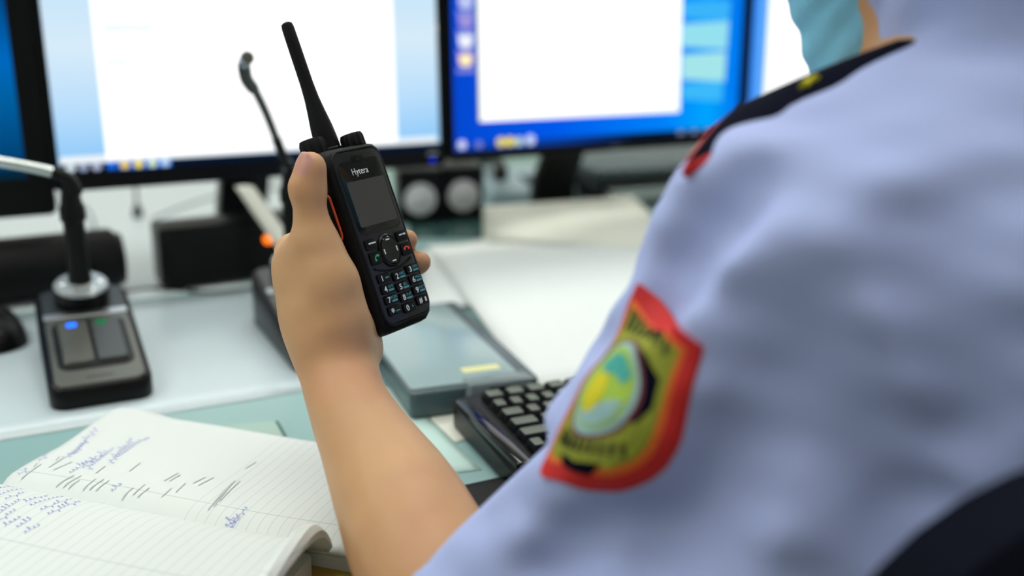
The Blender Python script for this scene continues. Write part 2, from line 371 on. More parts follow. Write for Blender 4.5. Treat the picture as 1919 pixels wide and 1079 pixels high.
# main monitor
MY = 1.2
a, b = on_y(112, 327, MY), on_y(824, 277, MY); zb = (a.z + b.z) / 2 - DESK; W1 = b.x - a.x
print('main', a, b)
tm, TM, bzm, s = make_monitor('large monitor with white document window directly behind the handheld radio', a.x, b.x, MY, zb, SH, .021, .0078,
    lambda wd: ramp_emat('pale sky wallpaper', [(0, (225, 240, 250)), (.12, (150, 205, 250)), (.3, (185, 222, 252)), (.55, (215, 236, 250)), (1, (185, 222, 250))], 'Y', 1.0, .27, .12))
def at(T, px, py): return uv(T, px, py)
x0, y0 = at(TM, 200, 300); x1, _ = at(TM, 740, 150); _, yb = at(TM, 400, 308)
panel('document_window', TM, x0, .012, x1, SH - .001, emat('white window', (255, 255, 255), 1.25), s, .0009)
panel('window_border', TM, .002, .009, W1 - .004, .017, emat('white glow edge', (240, 246, 250), 1.0), s, .0007)
panel('taskbar', TM, 0, 0, W1, .0085, emat('taskbar navy', (8, 22, 44), 1), s, .0011)
xk, _ = at(TM, 222, 322); xl, _ = at(TM, 322, 318)
panel('taskbar_highlight', TM, xk, 0, xl, .0085, emat('taskbar blue', (20, 110, 220), 1), s, .0013)
for px, c in ((133, (205, 222, 226)), (157, (150, 165, 190)), (182, (170, 180, 205)), (210, (20, 110, 235)), (235, (240, 205, 60)), (261, (250, 225, 20)), (287, (215, 235, 195)), (311, (190, 220, 250))):
    q, _ = at(TM, px, 322); panel('taskbar_icon', TM, q - .005, .0005, q + .005, .0085, emat('icon', c, 1.0), s, .0016, r=.004)
for (pa, pb, py, c) in ((190, 286, 52, (205, 222, 222)), (286, 400, 50, (240, 244, 244)), (198, 238, 117, (212, 226, 226)), (238, 318, 116, (240, 245, 245)), (205, 285, 192, (226, 238, 234)), (190, 210, 9, (225, 232, 228)), (190, 208, 23, (228, 238, 232)), (192, 245, 37, (240, 246, 240)), (198, 225, 72, (240, 244, 242)), (208, 305, 214, (242, 247, 246))):
    qa, ya = at(TM, pa, py); qb, _ = at(TM, pb, py); panel('text_line', TM, qa, ya - .0022, qb, ya + .0022, emat('grey text', c, 1.1), s, .0012)
q, yy = at(TM, 824, 52); panel('desktop_icon', TM, q - .006, yy - .006, q - .001, yy + .006, emat('icon white', (250, 250, 235), 1.1), s, .001, r=.002)
o = obj('power_light', MB().lathe([(.0032, 0), (.0032, .001), (.001, .002)], 16, (W1 - .012, -.013, .004)), M['ledb2'], bzm); o['label'] = 'blue power light'
obj('badge', MB().prism(W1 * .56, -.011, .022, .004, .001, .004, .0045), mat('badge grey', (58, 64, 66), .4), bzm)
obj('button', MB().prism(W1 - .012, -.0045, .014, .003, .001, .004, .0055), M['steel'], bzm)
# second monitor
a, b = on_y(850, 284, MY), on_y(1385, 249, MY); zb = (a.z + b.z) / 2 - DESK; W2 = b.x - a.x
print('second', a, b)
tr, TR, bzr, s = make_monitor('monitor with bright blue desktop behind the epaulette, right of the large one', a.x, b.x, MY, zb, SH, .013, .0078,
    lambda wd: ramp_emat('blue wallpaper', [(0, (6, 70, 205)), (.35, (0, 90, 235)), (.75, (0, 130, 250)), (.9, (0, 165, 255)), (1, (0, 120, 240))], 'X', 1.0, W2, .06))
x0, y0 = at(TR, 900, 235); x1, _ = at(TR, 1275, 100)
panel('document_window', TR, x0, .036, x1, SH - .001, emat('white window b', (255, 255, 255), 1.25), s, .0009)
panel('window_edge', TR, x0 - .002, .036, x0 + .0005, SH - .001, emat('lime window edge', (210, 225, 130), 1.0), s, .0011)
panel('taskbar', TR, 0, 0, W2, .010, ramp_emat('taskbar b', [(0, (10, 70, 190)), (.35, (10, 60, 150)), (.6, (6, 20, 40)), (1, (6, 16, 34))], 'X', 1, W2), s, .0011)
for px, c, rr in ((865, (215, 220, 250), .006), (897, (120, 130, 200), .005), (938, (235, 220, 110), .0065), (955, (245, 225, 40), .0065), (972, (200, 225, 215), .006), (993, (205, 222, 255), .007)):
    q, _ = at(TR, px, 270); panel('taskbar_icon', TR, q - rr, .002, q + rr, .002 + 2 * rr, emat('icon b', c, 1.0), s, .0016, r=rr * .98)
for px in (1275, 1300, 1325, 1350):
    q, _ = at(TR, px, 250); panel('tray_icon', TR, q - .006, .003, q + .006, .009, emat('tray', (120, 130, 160), 1.0), s, .0016, r=.002)
for py, c in ((0, (190, 200, 245)), (36, (160, 150, 220)), (73, (240, 245, 255)), (108, (255, 190, 200))):
    q, yy = at(TR, 872, py); panel('desktop_icon', TR, q - .010, yy - .011, q + .010, yy + .011, emat('desk icon', c, 1.0), s, .0012, r=.007)
    panel('icon_caption', TR, q - .013, yy - .019, q + .013, yy - .013, emat('caption', (130, 140, 220), 1.0), s, .0013, r=.002)
q, yy = at(TR, 872, 114); panel('desktop_icon', TR, q - .008, yy - .006, q + .008, yy + .008, emat('yellow icon', (250, 240, 180), 1.1), s, .0016, r=.006)
for (pa, pb, py, c) in ((1010, 1235, 32, (222, 224, 236)), (930, 970, 118, (245, 246, 250)), (1070, 1220, 192, (240, 240, 246))):
    qa, ya = at(TR, pa, py); qb, _ = at(TR, pb, py); panel('text_line', TR, qa, ya - .003, qb, ya + .003, emat('text b', c, 1.15), s, .0012)
for (pa, ya_, pb, yb_, c) in ((1278, 45, 1362, 88, (150, 225, 240)), (1278, 103, 1357, 148, (165, 230, 235)), (1278, 5, 1366, 35, (60, 180, 250)), (1278, 158, 1352, 185, (60, 185, 250))):
    qa, y1 = at(TR, pa, ya_); qb, y2 = at(TR, pb, yb_)
    mb = MB(); dz = .0006; sk = .006
    mb.add([(qa, y2 + sk * .3, dz), (qb, y2 - sk * .6, dz), (qb + .002, y1 + sk * .6, dz), (qa, y1, dz)], [(0, 1, 2, 3)])
    obj('wallpaper_light_pane', mb, emat('light pane', c, 1.0), s, smooth=False)
obj('badge', MB().prism(W2 * .53, -.0065, .02, .004, .001, .004, .0045), mat('badge grey b', (60, 66, 68), .4), bzr)
# third monitor, turned towards the seat
a = P(1399, 217, 1.50)
ang3 = math.radians(-22)
t3, T3, bz3, s = make_monitor('monitor at far right half hidden by the face mask', a.x, a.x + .45, a.y, a.z - DESK, SH, .02, .012,
    lambda wd: ramp_emat('blue wallpaper c', [(0, (30, 130, 250)), (.06, (120, 190, 250)), (.13, (190, 220, 250)), (1, (120, 190, 250))], 'X', 1.0, .45), ang3)
panel('document_window', T3, .024, .010, .40, SH - .002, emat('white window c', (255, 255, 255), 1.25), s, .0009)
panel('taskbar', T3, 0, 0, .45, .009, emat('taskbar c', (40, 90, 180), 1), s, .0011)
# leftmost monitor
a = on_y(50, 333, MY + .005)
tl, TL, bzl, s = make_monitor('dark blue screened monitor at the left edge of the picture', a.x - .456, a.x, MY + .005, a.z - DESK, SH, .042, .0265,
    lambda wd: ramp_emat('deep blue wallpaper', [(0, (4, 40, 80)), (.35, (0, 95, 160)), (.5, (0, 105, 190)), (.75, (0, 70, 130)), (1, (0, 50, 96))], 'Y', 1.0, .27, .1))
panel('taskbar', TL, 0, 0, .455, .009, emat('taskbar d', (3, 40, 60), 1), s, .0011)

# ------------------------------------------------------------------ paging microphones
def make_mic(label, cx, cy, neck, nr, lit):
    t = thing('paging_microphone', label, 'microphone', (cx, cy, DESK + .001), 0, 'paging microphones on the desk')
    wd, dp = .083, .178; F0, F1 = .014, .053
    def slab(ins, up, top=True):
        return [V((p[0], p[1], (F0 + (F1 - F0) * min(1, max(0, (p[1] + dp / 2) / dp)) if top else 0) + up)) for p in rrect(wd - 2 * ins, dp - 2 * ins, .015 - ins * .5, 6)]
    b = MB().loft([slab(.001, 0, False), slab(0, .002, False), slab(0, 0), slab(.0015, .003), slab(.004, .0045)]); obj('base', b, M['black'], t)
    face = lambda x, y, up=0: V((x, y, F0 + .0045 + (F1 - F0) * (y + dp / 2) / dp + up))
    def plate(cx_, cy_, w_, d_, r_, u0, u1, bev=.0006):
        L = rrect(w_, d_, r_, 5); Li = rrect(w_ - 2 * bev, d_ - 2 * bev, r_ - bev, 5)
        return MB().loft([[face(cx_ + p[0], cy_ + p[1], u0) for p in L], [face(cx_ + p[0], cy_ + p[1], u1 - bev) for p in L], [face(cx_ + p[0], cy_ + p[1], u1) for p in Li]])
    obj('top_plate', plate(0, -.028, .072, .116, .010, .0001, .0012), M['grey'], t)
    obj('rear_plate', plate(0, .058, .072, .050, .009, .0001, .0016), M['greyd'], t)
    obj('trim_bar', plate(0, .0315, .073, .009, .001, .001, .0024), M['steel'], t)
    obj('button_surround', plate(0, -.022, .062, .082, .010, .0011, .0022), M['black'], t)
    for sx, n in ((-1, M['ledb'] if lit else M['greyd']), (1, M['ledg'] if lit else M['greyd'])):
        k = obj('push_button', plate(sx * .0138, -.022, .0255, .070, .004, .002, .0052, .0012), M['grey'] if sx < 0 else M['greyd'], t)
        o = obj('indicator_light', plate(sx * .0125 - .002, .006, .0085, .007, .001, .005, .0058, .0003), n, k)
        if lit: o['label'] = 'blue indicator light' if sx < 0 else 'green indicator light'
    obj('name_strip', plate(0, -.076, .022, .003, .0008, .0011, .0014, .0001), M['greyd'], t)
    PC = face(0, .058); TI = Matrix.Translation(PC) @ Matrix.Rotation(math.radians(14), 4, 'X')
    obj('pedestal', MB().lathe([(.0235, -.012), (.0245, .002), (.0245, .016), (.023, .019)], 40).xf(TI), M['black'], t)
    rg = obj('collar_ring', MB().lathe([(.0238, 0), (.0243, .002), (.0225, .0042), (.009, .0046)], 40, (0, 0, .0165)).xf(TI), M['ring'], t); rg['label'] = 'polished steel collar ring'
    for an in range(6):
        obj('screw', MB().lathe([(.0026, 0), (.0026, .001), (.001, .0014)], 12, (.0165 * math.cos(an * PI / 3), .0165 * math.sin(an * PI / 3), .0205)).xf(TI), M['chrome'], rg)
    obj('post', MB().lathe([(.0115, 0), (.0102, .012), (.0095, .03), (.0095, .064), (.0115, .066), (.0115, .078), (.0095, .082), (.008, .094), (.006, .099)], 24, (0, PC.y, PC.z + .014)), M['black'], t)
    bpy.context.view_layer.update(); inv = t.matrix_world.inverted(); top = V((0, PC.y, PC.z + .105))
    z_t = (t.matrix_world @ top - CAM).dot(FW)
    pts = [top, top + V((0, 0, .014))] + [inv @ P(px, py, z_t + dz) for px, py, dz in neck]
    path = bez(pts, 10); n1 = len(path)
    k1 = int(n1 * nr[2]); obj('gooseneck', MB().tube(path[:k1 + 1], [nr[0]] * (k1 + 1), 14), M['blackm'], t)
    obj('stem', MB().tube(path[k1:], [nr[1]] * (n1 - k1), 14), M['chrome'] if lit else M['greyd'], t)
    tw = t.matrix_world @ top - CAM; print('post top px', 959.5 + FPX * tw.dot(RT) / tw.dot(FW), 539.5 + FPX * tw.dot(DN) / tw.dot(FW), z_t)
    return t
# left microphone: neck bends over to the left
make_mic('black paging microphone with lit blue and green lamps at left', .0545, .952, [(143, 362, -.003), (132, 340, -.006), (108, 326, -.01), (60, 314, -.013), (0, 303, -.018), (-130, 278, -.03)], (.0060, .0050, .60), True)
tm2 = make_mic('black paging microphone half hidden behind the hand, its thin neck rising to a small capsule', .2605, .952, [(533, 298, -.03), (500, 215, -.08), (473, 160, -.12), (459, 137, -.137)], (.0046, .0037, .5), False)
ZT = 1.0
inv = basis(tm2).inverted(); e0 = inv @ P(459, 140, .866); e1 = inv @ P(457, 122, .855); e2 = inv @ P(464, 108, .838)
obj('elbow', MB().tube(bez([inv @ P(478, 170, .885), inv @ P(462, 148, .87), e1], 8), [.004, .0044, .0048] + [.0052] * 14, 16), M['greyd'], tm2)
obj('capsule', MB().tube(bez([e1, inv @ P(460, 114, .847), e2], 6), [.0046] * 3 + [.0052] * 10, 20), M['steel'], tm2)
dr = (e2 - e1).normalized(); obj('capsule_grille', MB().tube([e2, e2 + dr * .0006], [.0044, .0042], 20), M['grey'], tm2)

# ------------------------------------------------------------------ things on the desk behind
# box speaker with the orange lamp
t = thing('desktop_speaker', 'long black speaker box with glowing orange lamp under the large monitor', 'speaker', (.232, 1.215, DESK), math.radians(3))
obj('cabinet', MB().prism(0, 0, .165, .056, .008, .004, .076, .005), M['black'], t)
obj('front_grille', MB().box((-.012, -.029, .040), (.130, .004, .058), bev=.003), M['blackm'], t)
o = obj('indicator_light', MB().lathe([(.0058, 0), (.0058, .002), (.003, .003)], 20).xf(Matrix.Translation((.042, -.0305, .052)) @ Matrix.Rotation(PI / 2, 4, 'X')), M['ledo'], t); o['label'] = 'orange indicator light'
for sx in (-1, 1): obj('foot', MB().box((sx * .065, 0, .002), (.02, .04, .004)), M['rubber'], t)
# rounded black speaker at left
t = thing('desktop_speaker', 'black rounded soundbar lying behind the left paging microphone', 'speaker', (.012, 1.218, DESK), math.radians(3))
obj('body', MB().tube([(-.20, 0, .038), (-.198, 0, .038), (.09, 0, .038), (.098, 0, .038)], [.033, .036, .036, .03], 24), M['blackm'], t)
for sx in (-.201, .099): obj('end_cap', MB().tube([(sx - .003, 0, .038), (sx + .003, 0, .038)], [.029, .029], 24), M['black'], t)
for sx in (-.15, .06): obj('foot', MB().box((sx, 0, .005), (.03, .04, .01)), M['rubber'], t)
# mouse
t = thing('computer_mouse', 'small black domed mouse left of the paging microphone', 'mouse', (-.030, 1.085, DESK), .1)
mb = MB(); L = []
for i in range(9):
    f = i / 8; L.append([V((p[0] * math.cos(f * PI / 2 * .96), p[1] * math.cos(f * PI / 2 * .96), .002 + .032 * math.sin(f * PI / 2))) for p in rrect(.066, .10, .032, 6)])
obj('shell', mb.loft(L), M['black'], t)
obj('scroll_wheel', MB().tube([(-.003, .03, .027), (.003, .03, .027)], .008, 16), M['rubber'], t)
# pair of white coned speakers
sl = G(735, 408); sr = G(905, 405); sc_ = (sl + sr) / 2
for i, (dx, lb) in enumerate(((-.034, 'small black cube speaker with white cone, nearer the radio of the pair'), (.037, 'small black cube speaker with white cone, nearer the papers of the pair'))):
    t = thing('cone_speaker', lb, 'speaker', (sc_.x + dx, sc_.y, DESK), math.radians(-14), 'pair of white coned speakers')
    obj('cabinet', MB().prism(0, 0, .066, .07, .005, 0, .082, .003), M['black'], t)
    R_ = Matrix.Translation((0, -.0345, .038)) @ Matrix.Rotation(PI / 2, 4, 'X')
    obj('cone', MB().lathe([(.0245, -.0005), (.0245, .0012), (.022, .002), (.012, .0008), (.008, .003), (.001, .0045)], 32).xf(R_), M['cone'], t)
    obj('cone_rim', MB().lathe([(.0275, 0), (.0275, .002), (.0245, .0022), (.0245, .0005)], 32, cap=False).xf(R_), M['blackm'], t)
# cables
def cable(label, pts, r=.0018, name='cable'):
    return tag(obj(name, MB().tube(bez(pts, 10), r, 8), M['cable']), label, 'cable')
cable('thin black cable curling behind the left paging microphone', [G(20, 405, .002), G(60, 385, .002), G(95, 372, .003), G(135, 380, .002), G(165, 395, .002), G(178, 430, .002)], .0016)
cable('thin black cable lying under the large monitor', [G(285, 412, .002), G(330, 392, .002), G(390, 372, .002), G(440, 362, .003), G(520, 352, .002)], .0015)
cable('black cable running along the desk between the microphones', [G(190, 543, .002), G(240, 545, .002), G(290, 540, .002), G(400, 548, .002), G(480, 540, .002)], .0018)
# plug standing under the monitor
g = G(259, 408)
t = thing('audio_plug', 'small black plug with its lead hanging under the large monitor', 'plug', g)
obj('plug_body', MB().lathe([(.006, 0), (.0075, .003), (.007, .014), (.004, .02)], 16), M['black'], t)
obj('lead', MB().tube([(0, 0, .019), (.0005, .002, .05), (-.001, .006, .09)], .0022, 8), M['cable'], t)
# white paper strip
rows = []
for f in np.linspace(0, 1, 9):
    a = on_y(440, 350, 1.186).lerp(on_y(522, 470, 1.130), f); b = on_y(474, 350, 1.186).lerp(on_y(562, 470, 1.130), f); rows.append([a, a.lerp(b, .5) + V((0, -.002, .002)), b])
o = obj('paper_strip', MB().grid(rows), M['paper2']); md = o.modifiers.new('s', 'SOLIDIFY'); md.thickness = .0015
tag(o, 'long white paper strip leaning against the speaker box with the orange lamp', 'paper')
# clutter under the second monitor
g = G(985, 372)
t = thing('telephone', 'pale blue grey desk phone blurred under the blue screen', 'telephone', (g.x, g.y, DESK), math.radians(-10))
mb = MB().loft([[V((p[0], p[1], 0)) for p in rrect(.15, .12, .012, 4)], [V((p[0], p[1], .022 + .02 * (p[1] / .12 + .5))) for p in rrect(.15, .12, .012, 4)], [V((p[0] * .95, p[1] * .95, .026 + .02 * (p[1] / .12 + .5))) for p in rrect(.15, .12, .012, 4)]])
obj('base', mb, mat('pale grey plastic', (150, 172, 178), .45), t)
obj('handset', MB().tube(bez([(-.06, -.05, .05), (-.055, -.03, .062), (-.055, .02, .068), (-.06, .05, .062)], 6), [.013] * 5 + [.010] * 9 + [.013] * 5, 14), M['black'], t)
obj('key_block', MB().prism(.02, -.012, .06, .06, .004, .034, .040, .002), M['smoked'], t)
g = G(1230, 372)
t = thing('paper_tray', 'dark grey stacking tray blurred beside the shoulder under the blue screen', 'tray', (g.x + .02, g.y + .05, DESK), math.radians(-5))
obj('lower_shelf', MB().prism(0, 0, .30, .22, .01, .0, .012, .002), M['smoked'], t)
obj('upper_shelf', MB().prism(0, 0, .30, .22, .01, .052, .064, .002), M['smoked'], t)
for sx in (-1, 1): obj('side_wall', MB().box((sx * .145, 0, .035), (.008, .2, .05)), M['black'], t)
tag(obj('paper_sheet', MB().prism(g.x + .02, g.y + .045, .28, .19, .001, DESK + .0122, DESK + .032, 0), M['paper']), 'white paper pile lying inside the dark stacking tray', 'paper')

# ------------------------------------------------------------------ sheets and papers on the desk
def sheet(name, label, cat, quad, h, m, thick=.0012, bulge=0.0, waves=0.0, n=10, rnd=.04):
    """a sheet through four corners of the desk, with an edge that is not ruler-straight"""
    q = [V((p[0], p[1], p[2] if len(p) > 2 else 0)) for p in quad]; rows = []
    for i in range(n + 1):
        r = []
        for j in range(n + 1):
            u, v = i / n, j / n; p = (q[0] * (1 - u) + q[1] * u) * (1 - v) + (q[3] * (1 - u) + q[2] * u) * v
            z = p.z + h + bulge * math.sin(PI * u) * math.sin(PI * v) + waves * (math.sin(5 * u + 2 * v) * .5 + .5) * (.3 + v * (1 - v))
            r.append(V((p.x, p.y, DESK + z)))
        rows.append(r)
    o = obj(name, MB().grid(rows), m); md = o.modifiers.new('thickness', 'SOLIDIFY'); md.thickness = thick; md.offset = -1
    return tag(o, label, cat)
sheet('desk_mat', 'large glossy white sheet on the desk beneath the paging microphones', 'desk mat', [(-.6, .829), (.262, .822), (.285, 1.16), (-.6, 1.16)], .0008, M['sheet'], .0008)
sheet('desk_mat', 'pale glare sheet imitating the bright desk reflection under the large monitor', 'desk mat', [(-.6, 1.175), (.48, 1.175), (.50, 1.98), (-.6, 1.98)], .0008, mat('pale glare sheet', (196, 208, 210), .35), .0008)  # pale sheet added to paint the desk's glare beneath the monitors
sheet('desk_mat', 'pale mint strip sheet on the desk between forearm and keyboard', 'desk mat', [(.228, .628), (.291, .617), (.290, .80), (.228, .80)], .0008, M['mint'], .0008)
sheet('paper_sheet', 'cream paper scrap under the grey document folder beside the keyboard', 'paper', [(.292, .668), (.326, .675), (.33, .73), (.292, .73)], .0009, M['paper2'], .0005)
gq = lambda *a: [(G(x, y, h)[0], G(x, y, h)[1]) for x, y, h in a]
H1 = .012
sheet('paper_sheet', 'broad white paper sheet spread over the desk behind the keyboard and folder', 'paper', gq((1003, 733, H1), (1330, 690, H1), (1290, 440, H1), (800, 458, H1)), .010, M['paper'], .0009, .004, .003)
sheet('paper_sheet', 'white paper lying left of the broad sheet behind the radio', 'paper', gq((790, 575, .006), (1060, 560, .006), (1000, 425, .006), (792, 470, .006)), .004, M['paper'], .0008, .002, .002)
HB = .052
f0, f1, n0, n1 = on_y(905, 384, 1.265), on_y(1185, 364, 1.265), G(918, 444, .014), G(1300, 470, .014)
t = thing('ring_binder', 'wedge shaped ring binder with cream papers on it below the second monitor stand', 'binder', (n0.x, n0.y, DESK))
w_ = [V((n0.x, n0.y, DESK)), V((n1.x, n1.y, DESK)), V((f1.x, f1.y, DESK)), V((f0.x, f0.y, DESK))]; h_ = (.010, .010, f1.z - DESK - .004, f0.z - DESK - .004)
obj('cover', MB().loft([[p + V((0, 0, .001)) for p in w_], [p + V((0, 0, h)) for p, h in zip(w_, h_)]]), M['paper2'], t, world=True, smooth=False)
sheet('paper_sheet', 'cream paper lying on the sloping binder below the second monitor stand', 'paper', [(p.x, p.y, h + .0015) for p, h in zip(w_, h_)], 0, M['paper2'], .0008, .003, .002)
sheet('paper_sheet', 'added dark green sheet imitating the reflection of the cone speakers in the desk', 'paper', gq((770, 448, .0), (985, 448, .0), (930, 412, .0), (765, 415, .0)), .0012, mat('painted speaker reflection', (52, 84, 80), .2), .0008)  # dark sheet stands for the speakers' reflection in the glossy desk
# small glass plate by the notebook
t = thing('glass_plate', 'small clear glass plate with green edge poking out behind the notebook', 'glass plate', G(517, 797, 0), 0)
ga, gb, gc = G(517, 798), G(400, 808), G(545, 850); mb = MB()
q = [V((p.x, p.y, 0)) - V((ga.x, ga.y, 0)) for p in (ga, gb, gb + (gc - ga), gc)]
mb.loft([[p + V((0, 0, .0006)) for p in q], [p + V((0, 0, .004)) for p in q]]); obj('glass', mb, mat('pale glass', (170, 205, 190), .08, alpha=.75), t, smooth=False)
e = MB().box((0, 0, 0), (1, 1, 1)); d = (gc - ga)
obj('green_edge', MB().loft([[V((x, y, z)) + b for x, y, z in ((-.0005, 0, .0006), (.002, 0, .0006), (.002, 0, .0042), (-.0005, 0, .0042))] for b in (V((0, 0, 0)), V((d.x, d.y, 0)))]), M['glassedge'], t, smooth=False)
# grey document folder (a shallow plastic wallet with a thick dark rim)
fx0, fx1, fy0, fy1 = .288, .402, .715, .952
t = thing('document_folder', 'grey glossy plastic folder with dark rim between the hand and keyboard', 'folder', ((fx0 + fx1) / 2, (fy0 + fy1) / 2, DESK), math.radians(-6))
obj('body', MB().prism(0, 0, fx1 - fx0, fy1 - fy0, .006, .001, .024, .002), M['smoked'], t)
obj('cover_sheet', MB().prism(-.006, -.001, fx1 - fx0 - .017, fy1 - fy0 - .016, .004, .0241, .0255, .0006), M['smoke'], t)
obj('label_pocket', MB().prism(.018, -.12, .055, .020, .002, .001, .030, .001), M['clear'], t)
obj('painted_reflection', MB().prism(.015, -.085, .034, .012, .001, .0255, .0259), mat('yellow sticker', (222, 222, 160), .5), t)  # yellow reflection on the glossy cover, painted as a thin patch
obj('latch', MB().prism(.016, -.1285, .018, .006, .002, .014, .026, .001), M['black'], t)

# ------------------------------------------------------------------ keyboard and black pad
kx0, ky1 = .302, .70
t = thing('keyboard', 'black keyboard with olive grey reflections painted on the key tops beside the elbow', 'keyboard', (kx0, ky1, DESK + .003), math.radians(-3))
KW, KD = .30, .135
top = lambda y, up=0: .014 + .008 * (y + KD) / KD + up
mb = MB().loft([[V((KW / 2 + p[0], -KD / 2 + p[1], 0)) for p in rrect(KW, KD, .008, 5)], [V((KW / 2 + p[0], -KD / 2 + p[1], top(-KD / 2 + p[1], -.003))) for p in rrect(KW, KD, .008, 5)], [V((KW / 2 + p[0], -KD / 2 + p[1], top(-KD / 2 + p[1]))) for p in rrect(KW - .006, KD - .006, .006, 5)]])
obj('case', mb, M['black'], t)
def keycap(x, y, w, d):
    L = []
    for ins, up in ((0, .0005), (.0010, .004), (.0026, .0062), (.0036, .0060)):
        L.append([V((x + p[0], y + p[1], top(y + p[1], up))) for p in rrect(w - 2 * ins, d - 2 * ins, .0015, 2)])
    q = MB().loft(L[:3], cap=False); q.loft(L[2:], 1, cap=False); q.add(L[3], [tuple(range(len(L[3])))], 1); return q  # tops get a lighter colour that paints the light they reflect
rows_k = [(-.016 - .0172 * r, ws) for r, ws in enumerate(([1.3] * 5 + [1] * 12, [1] * 18, [1.5] + [1] * 17, [1.8] + [1] * 16, [2.2] + [1] * 15, [1] * 18, [1.5, 1.5, 1.5, 5, 1.5, 1.5, 1.5]))]
cnt = 0; KU = .0142
for y, ws in rows_k:
    x = .022
    for w_ in ws:
        if cnt < 100 and x + w_ * KU < KW - .01: obj('key', keycap(x + w_ * KU / 2, y, w_ * KU - .0010, .0160), [M['black'], M['key']], t); cnt += 1
        x += w_ * KU
o = obj('edge_rail', MB().box((.007, -KD / 2, .0185), (.012, KD - .01, .006), bev=.002), M['gloss'], t)
tag(obj('desk_pad', MB().prism(.475, .527, .47, .14, .008, DESK, DESK + .003, .001), M['blackm']), 'black pad at the desk edge under the keyboard and elbow', 'desk pad')

# ------------------------------------------------------------------ open notebook
O = V((-.028, .695, DESK)); xb = V((.72, -.69, 0)).normalized(); yb = V((.69, .72, 0)).normalized()
TB = Matrix(((xb.x, yb.x, 0, O.x), (xb.y, yb.y, 0, O.y), (0, 0, 1, O.z), (0, 0, 0, 1)))
t = thing('notebook', 'open thick ruled notebook with blue handwriting in the left foreground', 'notebook', mtx=TB)
BL, BWf, BWn = .262, .128, .128
def far_z(x, y):
    z = .017 + .006 * min(1, y / .012) + .002 * math.exp(-((y - .03) / .03) ** 2)
    return z + .007 * max(0, 1 - x / .05) * max(0, (y - .06) / .07) + .001 * math.sin(x * 25)
def near_z(x, y):
    y = -y; z = .017 + .022 * (1 - math.exp(-y / .012)) - .05 * max(0, y - .03) * .6
    return z + .001 * math.sin(x * 22 + 1)
def page(zf, y0, y1, x0, x1, nx=44, ny=26, corner=0):
    rows = []
    for i in range(nx + 1):
        r = []
        for j in range(ny + 1):
            u, v = i / nx, j / ny; x = x0 + (x1 - x0) * u; y = y0 + (y1 - y0) * v
            if corner:
                ins = 0; yy = abs(y1) - abs(y)
                if yy < corner: ins = corner - math.sqrt(max(0, corner ** 2 - (corner - yy) ** 2))
                x = max(x, x0 + ins); 
            r.append(V((x, y, zf(x, y))))
        rows.append(r)
    return MB().grid(rows)
obj('cover', MB().prism(BL / 2 + .001, 0, BL + .012, BWf + BWn + .02, .006, .0008, .004, .001), M['ochre'], t)
obj('page_block', MB().prism(BL / 2, BWf / 2 + .002, BL - .002, BWf - .004, .006, .004, .0155, 0), M['paper'], t)
obj('page_block', MB().prism(BL / 2 - .012, -BWn / 2 - .002, BL - .030, BWn - .004, .004, .004, .0165, 0), M['paper'], t)
fp = obj('right_page', page(far_z, 0, BWf, 0, BL, corner=.016), M['ruled_far'], t); md = fp.modifiers.new('t', 'SOLIDIFY'); md.thickness = .004; md.offset = -1
# near leaf, its outer end rolled up
def near_page():
    rows = []; xe = .240; R = .006
    for i in range(61):
        s_ = .292 * i / 60; r = []
        for j in range(27):
            y = -BWn * j / 26; lim = xe + .010 * (j / 26)
            if s_ <= lim: p = V((s_, y, near_z(s_, y)))
            else:
                a_ = min((s_ - lim) / R, 4.2); p = V((lim + R * math.sin(a_), y, near_z(lim, y) + R * (1 - math.cos(a_))))
            r.append(p)
        rows.append(r)
    return MB().grid(rows)
npg = obj('left_page', near_page(), M['ruled_near'], t); md = npg.modifiers.new('t', 'SOLIDIFY'); md.thickness = .0004; md.offset = -1
invb = TB.inverted()
def bk(px, py, h=.026): return invb @ G(px, py, h)
def ribbon(mb, pts, zf, wdt):
    up = []; 
    for i, (x, y) in enumerate(pts):
        a = pts[max(i - 1, 0)]; b = pts[min(i + 1, len(pts) - 1)]; dx, dy = b[0] - a[0], b[1] - a[1]; l = math.hypot(dx, dy) or 1; nx, ny = -dy / l * wdt / 2, dx / l * wdt / 2
        up.append([V((x + nx, y + ny, zf(x + nx, y + ny) + .0004)), V((x - nx, y - ny, zf(x - nx, y - ny) + .0004))])
    mb.grid(up)
def scribble(mb, pa, pb, zf, amp, wdt, seed):
    rg = random.Random(seed); L = math.hypot(pb[0] - pa[0], pb[1] - pa[1]); ex, ey = (pb[0] - pa[0]) / L, (pb[1] - pa[1]) / L; nx, ny = -ey, ex
    n = max(3, int(L / (amp * 1.05))); pts = []; k1 = 0
    for c in range(n):
        hgt = amp * rg.choice((.8, .9, 1, 1, 1.9, -1.2)); wl = L / n; ph = rg.random() * .4
        for q in range(10):
            f = q / 10; s_ = (c + f) * wl + .32 * wl * math.sin(2 * PI * f + ph) + .3 * hgt * math.sin(PI * f) ** 2; hh = hgt * (math.sin(PI * f) ** 2) + .15 * amp * math.sin(4 * PI * f + c)
            pts.append((pa[0] + ex * s_ + nx * hh, pa[1] + ey * s_ + ny * hh))
    ribbon(mb, pts, zf, wdt)
mb = MB(); sd = 0
